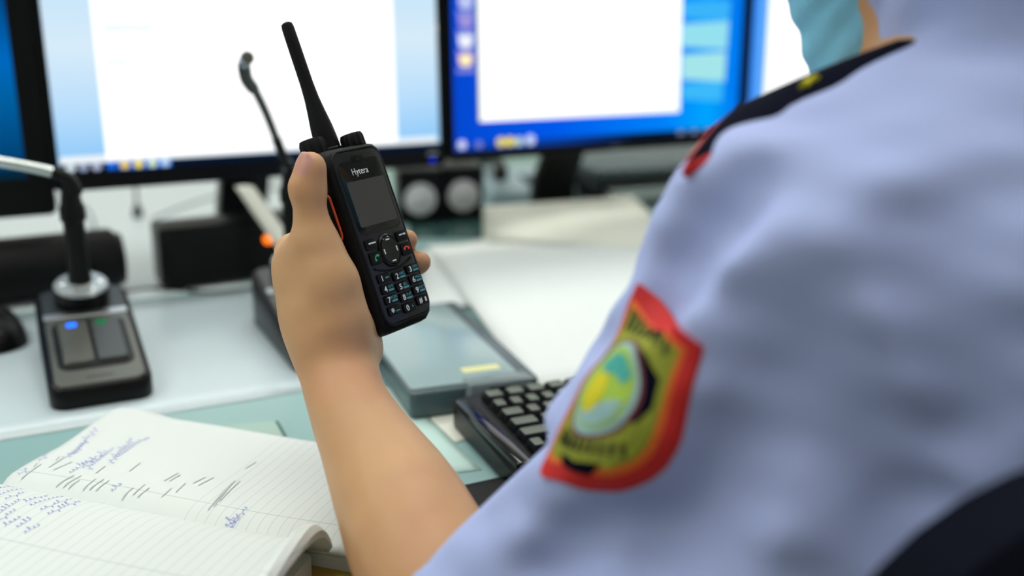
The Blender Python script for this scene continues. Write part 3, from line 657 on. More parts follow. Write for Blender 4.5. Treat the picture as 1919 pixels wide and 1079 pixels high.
for (x0, y0, x1, y1) in ((0, 925, 30, 912), (0, 942, 45, 918), (12, 950, 50, 930), (0, 978, 42, 948), (0, 990, 34, 968), (52, 912, 75, 902), (50, 955, 95, 930), (58, 962, 122, 932), (78, 970, 140, 938), (92, 978, 155, 943), (12, 1000, 44, 982), (34, 1003, 64, 985), (48, 1013, 80, 996)):
    a, b = bk(x0, y0, .034), bk(x1, y1, .034); mb = MB(); scribble(mb, (a.x, a.y), (b.x, b.y), near_z, .0026, .00042, sd); sd += 1
    obj('handwriting', mb, M['ink'], npg, smooth=False)
mb = MB()
for (x0, y0, x1, y1) in ((36, 892, 54, 880), (75, 866, 92, 850), (120, 862, 165, 828), (135, 855, 182, 806), (150, 878, 195, 850), (132, 892, 180, 862), (165, 885, 215, 840), (205, 872, 250, 822), (220, 860, 276, 818), (210, 925, 232, 910), (392, 1000, 436, 968), (405, 998, 466, 950), (425, 985, 452, 965)):
    a, b = bk(x0, y0, .024), bk(x1, y1, .024); mb = MB(); scribble(mb, (a.x, a.y), (b.x, b.y), far_z, .0028, .0004, sd); sd += 1
    obj('handwriting', mb, M['inkf'], fp, smooth=False)
mb = MB(); rg = random.Random(3)
for (x0, y0, x1, y1) in ((40, 898, 78, 873), (64, 878, 70, 871), (92, 880, 118, 862), (100, 885, 136, 869), (105, 912, 140, 895), (118, 914, 153, 896), (128, 916, 150, 904), (155, 920, 180, 902), (168, 920, 195, 903), (180, 922, 205, 905), (180, 892, 198, 878), (243, 888, 263, 870), (228, 935, 250, 918), (250, 930, 272, 912), (258, 934, 280, 918), (308, 905, 335, 888), (318, 905, 338, 892), (303, 934, 322, 918), (330, 925, 348, 908), (362, 908, 385, 895), (372, 912, 400, 895), (390, 955, 435, 905), (400, 950, 440, 900), (412, 940, 450, 900), (345, 985, 368, 968), (352, 987, 375, 968), (460, 875, 480, 862), (245, 955, 262, 948), (285, 965, 310, 960), (105, 866, 112, 858)):
    a, b = bk(x0, y0, .024), bk(x1, y1, .024); n = 10
    ribbon(mb, [(a.x + (b.x - a.x) * k / n, a.y + (b.y - a.y) * k / n) for k in range(n + 1)], far_z, .0009)
obj('printed_text', mb, M['print'], fp, smooth=False)
#==RADIO==
# ------------------------------------------------------------------ handheld radio
Wv = (RT * .585 + DN * -.241 + FW * .774).normalized()
Lv = RT * .312 + DN * .950 + FW * .06; Lv = (Lv - Wv * Lv.dot(Wv)).normalized()
Nv = Wv.cross(-Lv).normalized()
RC = P(716, 439, .660)
TRD = Matrix(((Wv.x, -Lv.x, Nv.x, RC.x), (Wv.y, -Lv.y, Nv.y, RC.y), (Wv.z, -Lv.z, Nv.z, RC.z), (0, 0, 0, 1)))
def RL(u, l, n): return TRD @ V((u * .001, -l * .001, n * .001))     # millimetres in the radio's own frame: across, down, out
tr_ = thing('handheld_radio', 'black handheld two-way radio with keypad and antenna gripped in the hand', 'radio', mtx=TRD)
mm = .001
def sect(y, hw, hf, nb, nf, rb=4.0, rf=5.0):
    """cross-section: front flat half-width hf at nf, sides at +-hw, back at nb"""
    pts = [(-hf, nf), (hf, nf)]
    out = []
    for i in range(5):
        a = i / 4 * PI / 2; out.append((hf + (hw - hf) * math.sin(a), nf - (6.0) * (1 - math.cos(a))))
    for i in range(5):
        a = i / 4 * PI / 2; out.append((hw - rb + rb * math.cos(a), nb + rb - rb * math.sin(a)))
    for i in range(5):
        a = PI / 2 + i / 4 * PI / 2; out.append((-hw + rb + rb * math.cos(a), nb + rb - rb * math.sin(a)))
    for i in range(5):
        a = (4 - i) / 4 * PI / 2; out.append((-(hf + (hw - hf) * math.sin(a)), nf - 6.0 * (1 - math.cos(a))))
    return [V((p[0] * mm, y * mm, p[1] * mm)) for p in out]
L = [sect(-63, 20, 15, -26, -8), sect(-62, 22.5, 18, -29, -5), sect(-58, 25, 20.5, -31, -2), sect(-52, 26, 21.5, -32, -.5), sect(-30, 26, 21.5, -32, 0), sect(10, 25.6, 21.5, -32, 0), sect(48, 26, 21.5, -32, 0), sect(56, 25.6, 20.5, -32, -.8), sect(59.5, 24, 18.5, -31.5, -2.5), sect(61, 22, 16, -30.5, -5), sect(61.5, 18, 13, -29, -8)]
obj('body', MB().loft(L), M['blackm'], tr_)
bat = MB().loft([[V((p[0] * mm, y * mm, z * mm)) for p, z in zip([(a, 0) for a in ()], ())] for y in ()]) if False else MB().prism(0, -6 * mm, 49 * mm, 108 * mm, .006, -41 * mm, -31 * mm, .003)
obj('battery', bat, M['black'], tr_)
clip = MB().prism(0, 22 * mm, 20 * mm, 62 * mm, .004, -47.5 * mm, -45 * mm, .001); clip.box((0, 49 * mm, -43 * mm), (18 * mm, 8 * mm, 5 * mm), bev=.001)
obj('belt_clip', clip, M['black'], tr_)
obj('front_panel', MB().prism(0, 0, 42.5 * mm, 114 * mm, .007, -.8 * mm, .35 * mm, .0003), mat('satin black front', (17, 18, 20), .28), tr_)
lens_ = obj('display_window', MB().prism(.5 * mm, 26.5 * mm, 40 * mm, 49 * mm, .006, .3 * mm, .62 * mm, .0002), M['gloss'], tr_)
obj('display', MB().prism(.8 * mm, 22.5 * mm, 34.5 * mm, 30 * mm, .0012, .6 * mm, .7 * mm), M['lcd'], lens_, smooth=False)
obj('earpiece', MB().prism(0, 51.5 * mm, 11 * mm, 5 * mm, .0015, .3 * mm, .9 * mm, .0003), M['blackm'], tr_)
obj('earpiece_slot', MB().prism(0, 51.2 * mm, 4 * mm, 1.2 * mm, .0005, .85 * mm, 1.0 * mm), M['gloss'], tr_)
text('lettering', 'Hytera', .0062, M['white'], lens_, Matrix.Translation((-1.5 * mm, 43.2 * mm, .66 * mm)) @ Matrix.Diagonal((.86, 1, 1, 1)), bold=0)
# bumper rim round the face
rim = MB(); pr = rrect(44 * mm, 116 * mm, .009, 6); rp = [V((p[0], p[1], -.4 * mm)) for p in pr]
rim.tube(rp + [rp[0]], .0009, 8); obj('rim', rim, M['rubber'], tr_)
# function keys
cu_ = 1.0 * mm
nv = MB(); EL = lambda a, b, z: [V((cu_ + a * math.cos(2 * PI * i / 36), -11.3 * mm + b * math.sin(2 * PI * i / 36), z)) for i in range(36)]
obj('navigation_ring', nv.loft([EL(9.6 * mm, 11.2 * mm, .2 * mm), EL(9.6 * mm, 11.2 * mm, 1.2 * mm), EL(8.8 * mm, 10.4 * mm, 1.9 * mm), EL(8.0 * mm, 9.6 * mm, 1.6 * mm)]), M['black'], tr_)
nvk = obj('navigation_key', MB().loft([EL(7.8 * mm, 9.4 * mm, .3 * mm), EL(7.8 * mm, 9.4 * mm, 1.8 * mm), EL(7.2 * mm, 8.8 * mm, 2.2 * mm), EL(4 * mm, 5 * mm, 1.9 * mm)]), M['gloss'], tr_)
for dx, dy, sx, sy in ((0, 7.2, 3.4, .9), (0, -7.2, 3.4, .9), (-5.8, 0, .9, 3.4), (5.8, 0, .9, 3.4)):
    obj('arrow_mark', MB().prism(cu_ + dx * mm, (-11.3 + dy) * mm, sx * mm, sy * mm, .0002, 2.1 * mm, 2.35 * mm), M['white'], nvk, smooth=False)
def rkey(name, u, l, w_, h_, up=1.6):
    return obj(name, MB().prism(u * mm, -l * mm, w_ * mm, h_ * mm, .0014, .2 * mm, up * mm, .0005), M['black'], tr_)
k = rkey('left_soft_key', -13.6, 4.4, 10, 7); obj('legend', MB().prism(-12.6 * mm, -3.6 * mm, 6.4 * mm, 1.0 * mm, .0002, 1.55 * mm, 1.75 * mm), M['white'], k, smooth=False)
k = rkey('right_soft_key', 15.6, 4.4, 10, 7); obj('legend', MB().prism(14.4 * mm, -3.6 * mm, 2.6 * mm, 1.0 * mm, .0002, 1.55 * mm, 1.75 * mm).prism(17.8 * mm, -3.6 * mm, 2.6 * mm, 1.0 * mm, .0002, 1.55 * mm, 1.75 * mm), M['white'], k, smooth=False)
def handset_mark(u, l, m, par, rot):
    mb = MB(); pts = [(-2.2, -.9), (-1.5, .5), (0, 1.0), (1.5, .5), (2.2, -.9)]
    P_ = bez([V((p[0] * mm, p[1] * mm, 0)) for p in pts], 4); mb.tube(P_, [.8 * mm] * 4 + [.45 * mm] * 9 + [.8 * mm] * 4, 8)
    mb.xf(Matrix.Translation((u * mm, -l * mm, 1.6 * mm)) @ Matrix.Rotation(rot, 4, 'Z') @ Matrix.Diagonal((1, 1, .35, 1))); obj('legend', mb, m, par)
k = rkey('call_key', -13.2, 13.6, 10, 8.4); handset_mark(-12.6, 13.4, M['grn'], k, .7)
k = rkey('hang_up_key', 15.8, 13.6, 9, 8.4); handset_mark(16.0, 13.2, M['rdl'], k, 0)
obj('keypad_ridge', MB().tube(bez([(-17 * mm, -20 * mm, .4 * mm), (-9 * mm, -22.6 * mm, .6 * mm), (1 * mm, -24 * mm, .6 * mm), (11 * mm, -22.6 * mm, .6 * mm), (18 * mm, -20 * mm, .4 * mm)], 8), .8 * mm, 8), M['black'], tr_)
KEYS = [('1', ' '), ('2', 'abc'), ('3', 'def'), ('4', 'ghi'), ('5', 'jkl'), ('6', 'mno'), ('7', 'pqrs'), ('8', 'tuv'), ('9', 'wxyz'), ('*', ''), ('0', '+'), ('#', '')]
for i, (dg_, sm) in enumerate(KEYS):
    r_, c_ = divmod(i, 3); u = 1.6 + (c_ - 1) * 13.6; l = 28.0 + r_ * 7.25 + (.0 if c_ == 1 else -.6) + (1.0 if c_ == 1 else 0)
    k = rkey('number_key', u, l, 11.6, 6.0, 1.8)
    text('legend', dg_, .0052 if dg_ != '*' else .0070, M['white'], k, Matrix.Translation(((u - 2.3) * mm, -(l + (1.0 if dg_ == '*' else 0)) * mm, 1.85 * mm)), bold=.00007)
    if sm.strip():
        if sm == '+': text('letter_legend', '+', .004, M['cyan'], k, Matrix.Translation(((u + 2.6) * mm, -l * mm, 1.85 * mm)))
        else:
            text('letter_legend', sm.upper(), .0026, M['cyan'], k, Matrix.Translation(((u + 2.4) * mm, (-l + 1.1) * mm, 1.85 * mm)))
            obj('letter_legend', MB().prism((u + 2.4) * mm, (-l - 1.1) * mm, 5.0 * mm, 1.3 * mm, .0002, 1.78 * mm, 1.9 * mm), M['cyan'], k, smooth=False)
    elif dg_ == '*': obj('letter_legend', MB().prism((u + 2.4) * mm, -(l + .6) * mm, 3.6 * mm, .7 * mm, .0002, 1.78 * mm, 1.9 * mm), M['cyan'], k, smooth=False)
    elif dg_ == '#': obj('letter_legend', MB().prism((u + 2.6) * mm, -l * mm, 1.4 * mm, 3.2 * mm, .0004, 1.78 * mm, 1.9 * mm), M['white'], k, smooth=False)
    else: obj('letter_legend', MB().prism((u + 2.2) * mm, -l * mm, 3.0 * mm, 1.0 * mm, .0002, 1.78 * mm, 1.9 * mm), M['cyan'], k, smooth=False)
# side button with the orange outline
SX = Matrix.Translation((-26.0 * mm, 19 * mm, -14.3 * mm)) @ Matrix.Rotation(-PI / 2, 4, 'Y')
pt = MB().prism(0, 0, 14 * mm, 30 * mm, .004, -1 * mm, 1.2 * mm, .0006)
for q in range(-4, 5): pt.box((0, q * 2.6 * mm, 1.2 * mm), (8 * mm, 1.2 * mm, .8 * mm))
kp = obj('push_to_talk_button', pt.xf(SX), M['rubber'], tr_)
pr = rrect(14.6 * mm, 31 * mm, .0042, 6); rp = [V((p[0], p[1], .9 * mm)) for p in pr]
o = obj('button_outline', MB().tube(rp + [rp[0]], .75 * mm, 8).xf(SX), M['ptt'], kp); o['label'] = 'orange button outline'
obj('side_key', MB().prism(0, 0, 10 * mm, 9 * mm, .002, -1 * mm, 1.2 * mm, .0005).xf(Matrix.Translation((-26 * mm, -6 * mm, -15 * mm)) @ Matrix.Rotation(-PI / 2, 4, 'Y')), M['rubber'], tr_)
# top: knobs and antenna
RX = Matrix.Rotation(-PI / 2, 4, 'X')
def top_m(u, n, l=-61): return Matrix.Translation((u * mm, -l * mm, n * mm)) @ RX
ANT = (2.0, -24.0)
for (u, n, hh, r1) in ((-13.5, -21, 12.0, 8.6), (14.0, -12.5, 9.5, 8.0)):
    k = obj('rotary_knob', MB().lathe([(r1 * mm * .9, 0), (r1 * mm, .001), (r1 * mm * .98, hh * .75 * mm), (r1 * .86 * mm, hh * mm), (r1 * .4 * mm, hh * 1.02 * mm)], 72, ridges=12, ramp=.035).xf(top_m(u, n, -60.5)), M['rubber'], tr_)
obj('antenna_collar', MB().lathe([(9.0 * mm, -.001), (9.0 * mm, 3 * mm), (8.2 * mm, 4 * mm)], 28).xf(top_m(*ANT)), M['black'], tr_)
ap = [(8.2, 0), (8.0, 8), (7.4, 16), (5.9, 27), (4.9, 36), (4.4, 46), (4.25, 72), (4.1, 84.5), (3.6, 87), (2.0, 88)]
obj('antenna', MB().lathe([(r * mm, (3 + y) * mm) for r, y in ap], 24).xf(top_m(*ANT) @ Matrix.Rotation(math.radians(0), 4, 'Y')), M['blackm'], tr_)
#==PERSON==
# ------------------------------------------------------------------ the person
pe = thing('person', 'person in pale blue uniform shirt seated at the desk holding up a handheld radio', 'person', (.45, .33, 0))
def n3(v): return np.array(v, float)
# --- left arm and hand (fine)
pts_all = [P(500, 260, .62), P(500, 700, .72), P(900, 1250, .50), P(700, 1250, .58), P(820, 430, .74), P(960, 1200, .52), P(700, 600, .60)]
lo = np.min([n3(p) for p in pts_all], 0) - .03; hi = np.max([n3(p) for p in pts_all], 0) + .03
HF = Field(lo, hi, .0012)
def c_(p, q, r1, r2=None, k=.006, **kw): HF.cap(n3(p), n3(q), r1 * mm, None if r2 is None else r2 * mm, k, **kw)
EL_ = P(900, 1230, .522)
wr = P(628, 690, .640)
# forearm
fa = [(P(612, 600, .648), 20), (P(619, 645, .644), 21.5), (P(629, 695, .636), 22.3), (P(656, 767, .618), 24.6), (P(697, 846, .602), 29), (P(729, 905, .590), 33.5), (P(755, 954, .578), 36.3), (P(800, 1060, .556), 40.5), (EL_, 42)]
fq = bez([p for p, r in fa], 6); fr_ = [x.x for x in bez([V((r, 0, 0)) for p, r in fa], 6)]
for _ in range(14):
    fq = [fq[0]] + [fq[i] * .5 + (fq[i - 1] + fq[i + 1]) * .25 for i in range(1, len(fq) - 1)] + [fq[-1]]
    fr_ = [fr_[0]] + [fr_[i] * .5 + (fr_[i - 1] + fr_[i + 1]) * .25 for i in range(1, len(fr_) - 1)] + [fr_[-1]]
for i in range(len(fq) - 1): c_(fq[i], fq[i + 1], fr_[i], fr_[i + 1], .0015)
c_(P(650, 655, .652), P(662, 720, .642), 15, 15.5, .014)
# metacarpals and palm
MC = {'index': RL(-30, -8, -49), 'middle': RL(-29, 13, -54), 'ring': RL(-25, 29, -55), 'pinky': RL(-20, 43, -53)}
carp = {'index': P(607, 640, .638), 'middle': P(618, 645, .648), 'ring': P(640, 650, .658), 'pinky': P(662, 652, .664)}
for kx, r1, r2 in (('index', 14, 9.6), ('middle', 14, 10.5), ('ring', 13, 10.5), ('pinky', 12, 10)): c_(carp[kx], MC[kx], r1, r2, .020)
# thenar, web of the thumb, heel of the hand
c_(P(622, 615, .638), P(598, 480, .636), 16, 12.5, .022)
c_(P(640, 598, .632), P(622, 525, .630), 15.0, 13.5, .014)
c_(P(622, 528, .630), P(592, 455, .632), 13.5, 10.4, .012)
c_(P(564, 500, .648), P(582, 455, .640), 11, 9, .020)
c_(P(562, 500, .652), P(582, 580, .646), 11, 14, .022)
c_(P(672, 610, .662), P(685, 655, .664), 12.5, 9.0, .010)
# thumb
c_(P(593, 455, .632), P(582, 400, .631), 10.2, 8.6, .010); c_(P(582, 400, .631), P(578, 355, .630), 8.6, 9.9, .008)
c_(P(578, 355, .630), P(582, 318, .629), 9.8, 9.1, .008); c_(P(582, 318, .629), P(583, 309, .629), 9.0, 8.6, .006)
def soften(F_, n):
    d = F_.d
    for _ in range(n):
        for ax in range(3):
            q = d.copy(); sl = lambda a, b: tuple(slice(a, b) if x == ax else slice(None) for x in range(3))
            q[sl(1, -1)] = d[sl(1, -1)] * .5 + (d[sl(0, -2)] + d[sl(2, None)]) * .25; d = q
    F_.d = d
soften(HF, 9)
c_(P(564, 352, .6268), P(565, 359, .6268), 6.2, 6.2, .007)
c_(RL(-33, -8, -53), RL(-33, -4, -53), 7.0, 7.0, .008)
# fingers round the back of the case
def finger(chain, rs, k=.004):
    for (p, q), (a, b) in zip(zip(chain[:-1], chain[1:]), zip(rs[:-1], rs[1:])): c_(p, q, a, b, k)
finger([MC['index'], RL(8, -16, -51), RL(24, -26, -46), RL(20, -34, -45)], [10.2, 8.6, 7.6, 6.6])
finger([MC['middle'], RL(17, 9, -52), RL(34, 8.5, -33), RL(34.5, 8, -16), RL(34, 8, -12.5)], [11, 9, 8, 7.2, 6.6])
finger([MC['ring'], RL(17, 26, -52), RL(35.5, 26, -32), RL(36, 25.2, -13), RL(35.5, 25.2, -9)], [10.5, 9, 8.2, 7.8, 7.0])
finger([MC['pinky'], RL(12, 40, -50), RL(27, 40, -45), RL(30, 40, -33)], [10, 7.6, 6.8, 6.0])
# knuckles, wrist crease, nail
c_(RL(-32, -8, -52), RL(-32, -5, -52), 8.5, 8.5, .008)
parts_smooth = 7
nc = P(568, 303, .6228); nd = (nc - P(582, 306, .629)).normalized()
c_(P(569.5, 296, .6230), P(569, 311, .6228), 4.9, 5.2, .001, sq=(nd, 2.6))
HF.wobble(.00007, .022, 4)
parts = [HF.mesh(6)]
# --- the rest of the body (coarser), meeting the arm inside the sleeve
BF = Field((.05, .12, .40), (.86, .72, 1.48), .006)
def b_(p, q, r1, r2=None, k=.03, **kw): BF.cap(n3(p), n3(q), r1, r2, k, **kw)
SHL, MA_, SHR = P(1480, 490, .466), P(1250, 860, .488), V((.62, .33, .985))
NB = V((.452, .335, 1.045)); CH = V((.424, .432, 1.040))
fdir = V((-.10, 1, 0)).normalized(); fside = V((1, .10, 0)).normalized()
HC = V((.443, .372, 1.155))                       # middle of the skull
b_(SHL, MA_, .036, .034); b_(MA_, EL_, .034, .034); b_(SHL, NB - V((0, 0, .03)), .034, .040); b_(SHR, NB, .040, .045)
b_((.40, .33, .97), (.41, .32, .60), .085, .10, .05); b_((.51, .33, .97), (.50, .32, .60), .085, .10, .05)
b_(NB, HC + V((0, -.01, -.06)), .052, .050, .03)
b_(HC + V((0, -.035, .02)), HC + fdir * .03 + V((0, 0, .02)), .078, .076, .03)
b_(HC + fdir * .045 + V((0, 0, -.05)), CH + V((.008, -.020, .012)), .050, .026, .03)
b_(HC + fdir * .095 + V((0, 0, -.022)), HC + fdir * .112 + V((0, 0, -.05)), .008, .012, .012)
for sx in (-1, 1):
    b_(HC + fside * sx * .078 + V((0, -.005, .01)), HC + fside * sx * .078 + V((0, 0, -.03)), .014, .010, .01)
    b_(HC + fside * sx * .032 + fdir * .098 + V((0, 0, .0)), HC + fside * sx * .034 + fdir * .098, .011, .011, .006, sub=True)
    b_(HC + fside * sx * .032 + fdir * .088 + V((0, 0, -.001)), HC + fside * sx * .032 + fdir * .088, .012, .012, .003)
b_(SHR, (.68, .36, .76), .040, .036); b_((.68, .36, .76), (.63, .56, .66), .034, .024)
hb = V((.63, .56, .66)); b_(hb, hb + V((-.02, .07, -.012)), .024, .022, .012, sq=((0, 0, 1), 1.4))
for i, (dx, ln) in enumerate(((-.045, .055), (-.022, .065), (.0, .06), (.02, .048))):
    a = hb + V((dx, .085 - abs(dx + .02) * .2, -.012)); b_(a - V((0, .02, 0)), a + V((0, ln * .6, -.005)), .0092, .0088, .006); b_(a + V((0, ln * .6, -.005)), a + V((0, ln, -.02)), .0088, .0078, .006)
b_(hb + V((-.03, .02, -.008)), hb + V((-.066, .055, -.014)), .011, .0095, .008); b_(hb + V((-.066, .055, -.014)), hb + V((-.075, .082, -.02)), .0095, .008, .006)
ax_ = (wr - EL_).normalized(); BF.plane(n3(EL_ + ax_ * .02), n3(ax_)) if False else None
parts.append(BF.mesh(2))
me = np_mesh('body', parts)
body = obj('body', me, [M['skin'], M['nail']], pe, world=True, ang=180)
nn = len(me.polygons); cen = np.zeros(nn * 3, np.float32); me.polygons.foreach_get('center', cen); cen = cen.reshape(-1, 3)
q = cen - n3(P(569, 306, .6202)); e1 = n3(DN); e2 = n3(RT); mi = (((q @ e1) / .0082) ** 2 + ((q @ e2) / .0062) ** 2 < 1) & (np.linalg.norm(q, axis=1) < .0105)
me.polygons.foreach_set('material_index', mi.astype(np.int32))
for sx in (-1, 1):
    o = obj('eye', MB().lathe([(.0115 * math.sin(a * PI / 12), -.0115 * math.cos(a * PI / 12)) for a in range(1, 12)], 20).xf(Matrix.Translation(HC + fside * sx * .032 + fdir * .0905)), M['eye'], pe, world=True)
# --- hair
HA = Field((.30, .22, 1.05), (.60, .52, 1.34), .006)
HA.cap(n3(HC + V((0, -.035, .025))), n3(HC + fdir * .03 + V((0, 0, .028))), .087, .084); HA.cap(n3(HC + V((0, -.04, .0))), n3(HC + V((0, -.04, .01))), .078, .08, .02)
HA.plane(n3(HC + fdir * .045 + V((0, 0, .02))), n3(fdir * 1 + V((0, 0, -.75)))); HA.wobble(.0012, .02, 8)
obj('hair', np_mesh('hair', [HA.mesh(1)]), M['hair'], pe, world=True, ang=180)
# --- shirt
CREASES = [([(1365, 352), (1320, 385), (1270, 430), (1235, 500), (1215, 560)], .016, .010), ([(1440, 740), (1380, 880), (1300, 990), (1200, 1050)], .020, .010),
           ([(1110, 985), (1060, 1030), (1010, 1075)], .012, .006), ([(1500, 620), (1620, 800), (1680, 960)], .022, .010), ([(1370, 600), (1480, 760), (1560, 900)], .02, .008),
           ([(1720, 420), (1800, 640), (1830, 800)], .02, .008)]
SF = Field((.10, .10, .52), (.80, .52, 1.13), .0032)
def s_(p, q, r1, r2=None, k=.03, **kw): SF.cap(n3(p), n3(q), r1, r2, k, **kw)
S0 = P(1462, 462, .462); HM = P(960, 1160, .518); MA = P(1240, 850, .485)
s_(S0, MA, .052, .050, .02); s_(MA, HM, .051, .054, .02)
s_(HM, P(822, 1085, .546), .052, .0515, .02)
s_(P(1467, 470, .463), P(1920, 350, .462), .050, .056, .02)
s_(P(1920, 350, .462), V((.56, .33, .975)), .056, .055, .03); s_(V((.56, .33, 1.0)), SHR, .055, .055)
s_(SHR, (.68, .36, .77), .056, .056)
s_((.40, .32, .94), (.41, .325, .56), .105, .118, .05); s_((.51, .32, .94), (.50, .325, .56), .105, .118, .05)
s_((.40, .27, .95), (.42, .27, .62), .07, .08, .05); s_((.50, .27, .95), (.49, .27, .62), .07, .08, .05)
s_(P(1560, 640, .455), P(1380, 1200, .49), .062, .075, .04)
# collar standing round the neck
cd_ = (HC + V((0, -.02, -.06)) - NB).normalized()
s_(NB - cd_ * .03, NB + cd_ * .046, .0655, .0625, .012)
# creases of the sleeve, pressed a few millimetres into the cloth
cv, cf = SF.mesh(1); bv0 = BVHTree.FromPolygons([V(v) for v in cv], [tuple(int(i) for i in f) for f in cf])
def cloth(px, py, up=0):
    d = (P(px, py, 1) - CAM).normalized(); h = bv0.ray_cast(CAM, d)
    return None if h[0] is None else h[0] - d * up
for pl, r, dep in CREASES:
    pp_ = [cloth(x, y, r - dep) for x, y in pl]
    for a, b in zip(pp_[:-1], pp_[1:]):
        if a is not None and b is not None: s_(a, b, r, r, .016, sub=dep > 0)
SF.wobble(.0012, .075, 11).wobble(.0005, .03, 5)
SF.cap(n3(NB), n3(NB + cd_ * .09), .0515, .0550, .004, sub=True)
# hollow sleeve mouth
ha, hb2 = P(893, 957, .555), P(760, 1082, .545); hx = (P(700, 850, .60) - P(790, 1020, .565)).normalized()
hn = (hb2 - ha).cross((P(830, 1010, .57) - P(830, 1010, .50))).normalized()
if hn.dot(hx) < 0: hn = -hn
X, Y, Z = np.meshgrid(*SF.ax, indexing='ij', sparse=True)
pd = ((X - ha.x) * hn.x + (Y - ha.y) * hn.y + (Z - ha.z) * hn.z)
near = (X - HM.x) ** 2 + (Y - HM.y) ** 2 + (Z - HM.z) ** 2 < .11 ** 2
SF.d = np.where(near, np.maximum(SF.d, pd), SF.d).astype(np.float32)
SF.cap(n3(P(900, 1160, .522)), n3(P(756, 955, .576)), .0430, .0405, .004, sub=True)
shv, shf = SF.mesh(5)
shirt = obj('shirt', np_mesh('shirt', [(shv, shf)]), M['shirt'], pe, world=True, ang=180)
bvh = BVHTree.FromPolygons([V(v) for v in shv], [tuple(int(i) for i in f) for f in shf])
# --- sleeve patch laid on the cloth
def on_px(px, py):
    d = (P(px, py, 1) - CAM).normalized(); h = bvh.ray_cast(CAM, d); return h
def edge_hit(px, py):
    for k in range(60):
        h = on_px(px + k * 1.2, py + k * .6)
        if h[0] is not None: return h[0]
qTL, qTR, qBR, qBL = edge_hit(1204, 532), edge_hit(1330, 658), edge_hit(1262, 922), edge_hit(1008, 902)
pn = ((qTR - qTL).cross(qBL - qTL)).normalized(); pn = pn if pn.dot(CAM - qTR) > 0 else -pn
GN = 40; pg = np.zeros((GN + 1, GN + 1, 3)); bow = edge_hit(1096, 716) - qTL.lerp(qBL, .5)
for i in range(GN + 1):
    for j in range(GN + 1):
        u, v = i / GN, j / GN
        base = qTL.lerp(qTR, u).lerp(qBL.lerp(qBR, u), v) + bow * ((1 - u) * 4 * v * (1 - v)); pg[i, j] = bvh.find_nearest(base + pn * .004)[0]
for _ in range(6):
    q = pg.copy(); q[1:-1] = pg[1:-1] * .5 + (pg[:-2] + pg[2:]) * .25; pg = q
    q = pg.copy(); q[:, 1:-1] = pg[:, 1:-1] * .5 + (pg[:, :-2] + pg[:, 2:]) * .25; pg = q
for it in range(3):
    for i in range(GN + 1):
        for j in range(GN + 1):
            h = bvh.ray_cast(V(pg[i, j]) + pn * .03, -pn)
            if h[0] is not None and .03 - h[3] > 0: pg[i, j] += np.array(pn) * (.03 - h[3])
    if it < 2:
        q = pg.copy(); q[1:-1, 1:-1] = pg[1:-1, 1:-1] * .4 + (pg[:-2, 1:-1] + pg[2:, 1:-1] + pg[1:-1, :-2] + pg[1:-1, 2:]) * .15; pg = q
def onsh(x, y, up):
    """x, y in units of the patch (-.5..+.5 across, -.5..+.5 down), wrapped round the sleeve"""
    u, v = min(1, max(0, x + .5)) ** 1.3 * GN, min(1, max(0, y + .5)) * GN
    i, j = min(GN - 1, int(u)), min(GN - 1, int(v)); f, g = u - i, v - j
    q = (pg[i, j] * (1 - f) + pg[i + 1, j] * f) * (1 - g) + (pg[i, j + 1] * (1 - f) + pg[i + 1, j + 1] * f) * g
    return V(q) + pn * (up * 1.2 + .0008)
def flatpatch(poly, up, th=.0006, rings=14):
    """fill a star-shaped outline by rings round its centre, so it can bend with the cloth"""
    dn = []
    for a, b in zip(poly, poly[1:] + poly[:1]):
        n = max(1, int(math.hypot(b[0] - a[0], b[1] - a[1]) / .03)); dn += [(a[0] + (b[0] - a[0]) * k / n, a[1] + (b[1] - a[1]) * k / n) for k in range(n)]
    poly = dn; cx = sum(p[0] for p in poly) / len(poly); cy = sum(p[1] for p in poly) / len(poly); rows = []
    for k in range(rings + 1):
        f = k / rings; rows.append([onsh(cx + (p[0] - cx) * f, cy + (p[1] - cy) * f, up) for p in poly] )
    rows = [r + [r[0]] for r in rows]; rows.append([onsh(p[0], p[1], -.001) for p in poly]); rows[-1].append(rows[-1][0])
    return MB().grid(rows)
def shield(s):
    t_ = [(-.5, -.5), (.5, -.5), (.5, .12)]
    for k in range(1, 13):
        a = k / 12 * PI / 2; t_.append((.5 - .30 * (1 - math.cos(a)), .12 + .36 * math.sin(a)))
    t_ += [(0, .5), (-.34, .49), (-.44, .47), (-.5, .42)]
    return [(x * s, y * (1 - (1 - s) * .84)) for x, y in t_]
def circ(cx, cy, r, n=32, ry=None): return [(cx + r * math.cos(2 * PI * k / n), cy + (ry or r * .84) * math.sin(2 * PI * k / n)) for k in range(n)]
sp = obj('sleeve_patch', flatpatch(shield(1.0), .0012), M['red'], pe, world=True, ang=60); sp['label'] = 'shield shaped sleeve patch with red border'
def pp(name, poly, up, m): return obj(name, flatpatch(poly, up), m, sp, world=True, ang=60)
pp('orange_line', shield(.82), .0016, M['orange']); pp('olive_band', shield(.755), .0019, M['olive']); 
pp('navy_field', [(-.33, -.18), (-.2, -.25), (0, -.27), (.2, -.25), (.33, -.18), (.34, .0), (.28, .12), (.15, .20), (0, .22), (-.15, .20), (-.28, .12), (-.34, .0)], .0022, M['navy'])
pp('olive_scroll', [(-.31, .10), (-.1, .16), (.1, .16), (.31, .10), (.30, .20), (.18, .29), (0, .31), (-.18, .29), (-.30, .20)], .0024, M['olive'])
pp('emblem_ring', circ(-.02, .0, .30, ry=.285), .0025, M['maroon']); pp('emblem_rim', circ(-.02, .0, .275, ry=.26), .0028, M['pale']); pp('emblem', circ(-.02, -.005, .24, ry=.225), .0031, M['lime'])
